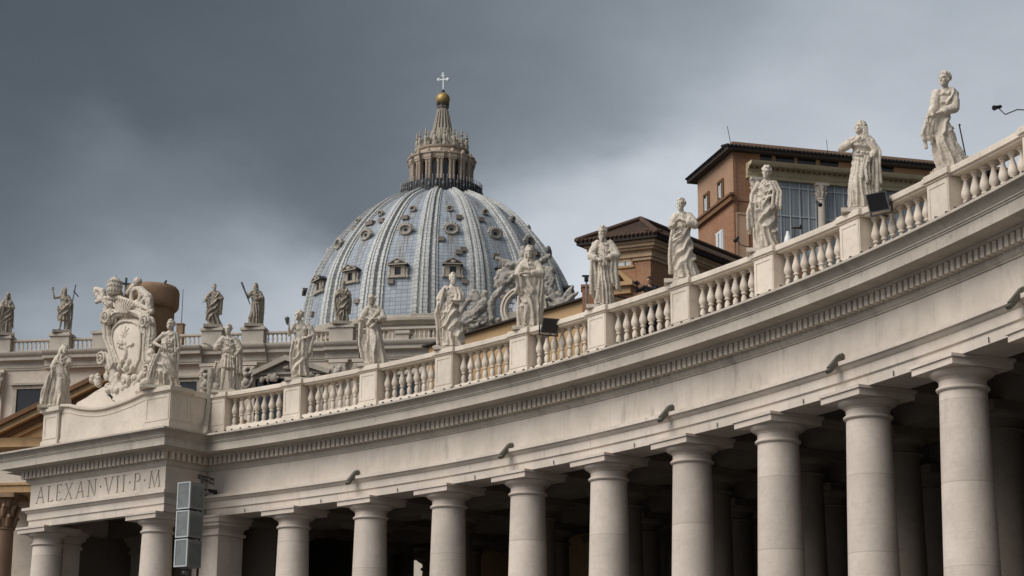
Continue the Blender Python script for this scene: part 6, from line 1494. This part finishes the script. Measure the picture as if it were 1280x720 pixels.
m = MB(); m.tube([(.1, b+.08, 0), (.1, b+.08, zs_[0][0]+.3)], .05, 8); m.bar((-.3, b+.06, zs_[0][0]-.2), (.4, b+.06, zs_[0][0]-.2), .06)
for z1, z0 in zs_: m.bar((.1, b-.01, (z0+z1)/2), (.1, b+.08, (z0+z1)/2), .08)
m.build('mounting_pole', MT['iron'], sp)
m = MB(); m.bar((-.1, 0, zs_[2][1]-.25), (.0, 0, zs_[2][1]), .05); m.ball((-.02, -.1, zs_[2][1]-.2), (.14, .14, .12), 10, 7); m.build('bottom_bracket', MT['lampgr'], sp)
# lattice arm on the pier side of the corner
p = railpt(262, 600, .75); lat = empty('lattice_arm', p, face_cam(p), 'short dark lattice bracket arm in the corner above the loudspeakers', 'bracket')
m = MB(); a, b = Vector((-.55, .0, .22)), Vector((.42, -.0, -.02))
m.tube([a, b], .022, 6); m.tube([a+Vector((0, 0, -.10)), b+Vector((0, 0, -.24))], .022, 6)
for k in range(6): t0, t1 = k/6, (k+1)/6; m.tube([a.lerp(b, t0)+Vector((0, 0, -(.10+.14*t0) if k % 2 else 0)), a.lerp(b, t1)+Vector((0, 0, 0 if k % 2 else -(.10+.14*t1)))], .014, 5)
m.tube([b, b+Vector((0, 0, -.24))], .025, 6); m.bar(b+Vector((.0, .02, -.12)), b+Vector((.0, .5, -.12)), .03); m.build('lattice', MT['iron'], lat)
def small_spot(p, yaw, pitch, s, label, arm=None, mat='black'):
    f = empty('spotlight', p, yaw, label, 'spotlight'); rt = Matrix.Rotation(pitch, 4, 'X')
    m = MB(); m.lathe([(.055*s,-.16*s),(.06*s,.05*s),(.085*s,.16*s),(.085*s,.19*s),(.02*s,.192*s)], 14); m.v = [tuple(rt @ Vector((q[0], -q[2], q[1]))) for q in m.v]; m.build('lamp_head', MT[mat], f)
    m = MB(); m.tube([(0, .04*s, -.02*s)] + [Vector(q) for q in (arm or [(0, .1*s, -.15*s), (0, .15*s, -.3*s)])], .016*max(1, s*.7), 6); m.build('arm', MT['iron'], f); return f
p = railpt(265, 614, .85); small_spot(p, face_cam(p)+.9, .3, 1.15, 'small dark spotlight on the corner ledge right of the loudspeakers', [(0, .2, -.1), (0, .5, -.25)])
x, z = PF.at(107, 488, .5); p = PF.w(x, .5, z); small_spot(PF.w(PF.at(138, 495, .6)[0], .6, PF.at(138, 495, .6)[1]), face_cam(p)-.6, -.35, .9, 'small black spotlight on the scooped parapet below the coat of arms', [(0, .1, -.12), (.1, .2, -.22)])
p = railpt(1247, 134, .2); small_spot(p, face_cam(p)-.7, .35, .8, 'small black spotlight on a bent arm at the right edge above the balustrade', [(.15, .1, -.22), (.55, .1, -.20), (.9, .1, -.32)])
p = railpt(995, 284, -.3); small_spot(p, face_cam(p)+1.2, .1, .85, 'small black camera like spotlight right of the statue with bunched cloth', [(0, .05, -.12), (.05, .1, -.5)])
p = railpt(985, 296, -.2); d_ = empty('white_lamp', p-Vector((0, 0, .25)), 0, 'small white bell shaped lamp on the rail right of the statue with bunched cloth', 'lamp')
MB().lathe([(.12, 0), (.14, .05), (.11, .2), (.06, .34), (.05, .42), (.0, .43)], 16).build('bell', MT['lamphd'], d_); MB().lathe([(.06, -.15), (.11, -.06), (.11, -.001)], 14).build('foot', MT['black'], d_)
p = railpt(921, 299, -.2); small_spot(p, face_cam(p)-.5, .7, .75, 'small black spotlight left of the statue with bunched cloth', [(.1, .05, -.2), (.35, .1, -.28)])
p = railpt(1023, 254, -.4); small_spot(p, face_cam(p)+.6, .7, .75, 'small black spotlight in front of the loggia column', [(0, .05, -.2), (0, .1, -1.2)])
# thin camera post behind the elder's left side
p = railpt(733, 348, -2.5); ps_ = empty('camera_post', (p.x, p.y, 15.87), face_cam(p), 'thin dark post with a small camera left of the bearded elder statue', 'post')
MB().tube([(0, 0, 0), (0, 0, p.z-15.87)], .035, 8).build('post', MT['lampgr'], ps_); m = MB(); m.box(-.08, .08, -.22, .12, p.z-15.87-.1, p.z-15.87+.06); m.box(-.16, .1, -.05, .05, p.z-15.87+.061, p.z-15.87+.12); m.build('camera', MT['black'], ps_)
# brown brick chimney left of the elder
p = railpt(741, 362, -6.); ck_ = MB().box(-.42, .42, -.4, .4, 15.87-p.z, 0).box(-.47, .47, -.45, .45, .001, .1).build('brick_chimney', MT['brick'], None); ck_.location = p; ck_.rotation_euler = (0, 0, face_cam(p)); tag(ck_, 'orange brick chimney stump left of the bearded elder statue', 'chimney')
# pale wrapped cable running down the corner
cb_ = MB(); r = random.Random(3)
pts = [railpt(px, py, off) for px, py, off in ((263, 462, .35), (262, 480, .40), (260, 505, .42), (258, 528, .5), (256, 545, 1.2), (252, 560, 1.3), (250, 575, .95), (247, 590, .9), (240, 601, 1.0))]
for k in range(4):
    j = [Vector((r.uniform(-.07, .07), r.uniform(-.03, .03), 0)) for _ in pts]; cb_.tube([p+q for p, q in zip(pts, j)], [.085, .085, .08, .07, .04, .035, .035, .03, .03], 8)
tag(cb_.build('cable_bundle', MT['cable'], None), 'pale wrapped cable bundle running down the corner between pavilion and colonnade', 'cable')

# ================================================================== houses glimpsed through the back of the colonnade
def glimpse(px0, px1, py, y, mat, lab, win):
    a, b = aty(px0, py, y), aty(px1, py, y); h = empty('house_beyond', ((a.x+b.x)/2, y, 0), 0, lab, 'house'); w = (b.x-a.x)/2
    MB().box(-w, w, 0, 8, 0, 17).build('wall', MT[mat], h); MB().box(-w-.3, w+.3, -.3, 8.3, 17, 17.4).build('roof', MT['tile'], h)
    for (pa, pb, ya, yb) in win:
        q0, q1 = aty(pa, ya, y), aty(pb, yb, y); x0, x1 = q0.x-h.location.x, q1.x-h.location.x
        f = MB(); f.box(x0-.12, x1+.12, -.12, -.001, q1.z-.12, q0.z+.12); o = f.build('window', MT['white'], h, smooth=20); MB().box(x0+.1, x1-.1, -.15, -.121, q1.z, q0.z-.1).build('pane', MT['glass'], o)
glimpse(590, 660, 710, 128, 'ochwall', 'orange brown house glimpsed low between two columns left of centre', [])
glimpse(700, 760, 710, 126, 'cream', 'cream house with a white framed window glimpsed low between two columns', [(717, 728, 694, 708)])
glimpse(825, 850, 710, 124, 'plast', 'brown house sliver glimpsed low left of the sixth column', [])

# ================================================================== a photographer leaning on the balustrade
p = railpt(814, 354, -1.0); base = Vector((p.x, p.y, 15.88))
pe = empty('person', base, face_cam(p)-.2, 'person in black leaning over the balustrade with a camera, between two statues', 'person')
k_ = (p.z+.02-15.88)
S_ = 1.06
b_ = MB(); j_ = MB(); h_ = MB(); t_ = MB()
hc = Vector((.0, -.30, k_)); head_mesh(b_, hc, -.5, .1, .35, 'short', 0, h_, 2)
sh0 = k_-.22; hip = k_-.70
b_.tube([(0, .02, hip), (0, -.08, (hip+sh0)/2), (0, -.20, sh0), (0, -.25, sh0+.1), hc-Vector((0, -.02, .05))], [.13, .14, .12, .06, .055], 12)
j_.tube([(0, .06, hip-.05), (0, -.04, hip+.2), (0, -.16, sh0-.04), (0, -.21, sh0+.06)], [.19, .20, .20, .10], 16, (1.15, .8), (1, 0, 0))
for s in (-1, 1):
    a = Vector((s*.2, -.17, sh0)); e = Vector((s*.30-.12, -.42, sh0-.16)); w_ = Vector((s*.10-.30, -.58, sh0-.02))
    b_.tube([a, e], [.05, .042], 8); b_.tube([e, w_], [.04, .028], 8); hand_mesh(b_, w_, (-.5, -.3, .3), (0, 0, 1), .8); j_.tube([a+Vector((-s*.05, 0, 0)), a, e], [.09, .085, .07], 10); j_.tube([e, e.lerp(w_, .85)], [.068, .052], 10)
    hp = Vector((s*.10, .06, hip)); kn = Vector((s*.12, -.08, hip*.52)); ft = Vector((s*.13, .05, .06))
    b_.tube([hp, kn, ft], [.09, .06, .04], 10); t_.tube([hp+Vector((0, 0, .06)), hp.lerp(kn, .5), kn, kn.lerp(ft, .5), ft+Vector((0, 0, .05))], [.12, .10, .085, .08, .075], 12)
    b_.tube([ft, ft+Vector((0, -.16, -.02))], [.045, .035], 8)
fuse(b_, 'body', MT['skin'], pe, .012, 1); fuse(j_, 'jacket', MT['cloth'], pe, .015, 1); fuse(t_, 'trousers', MT['cloth'], pe, .018, 1); fuse(h_, 'hair', MT['hair'], pe, .01, 1)
cm = empty('camera', base, pe.rotation_euler.z, 'black photo camera held out by the person leaning on the balustrade', 'camera'); m = MB(); cc = Vector((-.36, -.66, sh0+.05)); m.box(cc.x-.08, cc.x+.08, cc.y-.04, cc.y+.04, cc.z-.05, cc.z+.06); m.box(cc.x-.03, cc.x+.03, cc.y-.03, cc.y+.03, cc.z+.061, cc.z+.09); m.build('camera_body', MT['black'], cm, smooth=20)
MB().tube([cc+Vector((0, -.05, 0)), cc+Vector((-.06, -.2, -.02))], [.045, .05], 12).build('lens', MT['black'], cm)
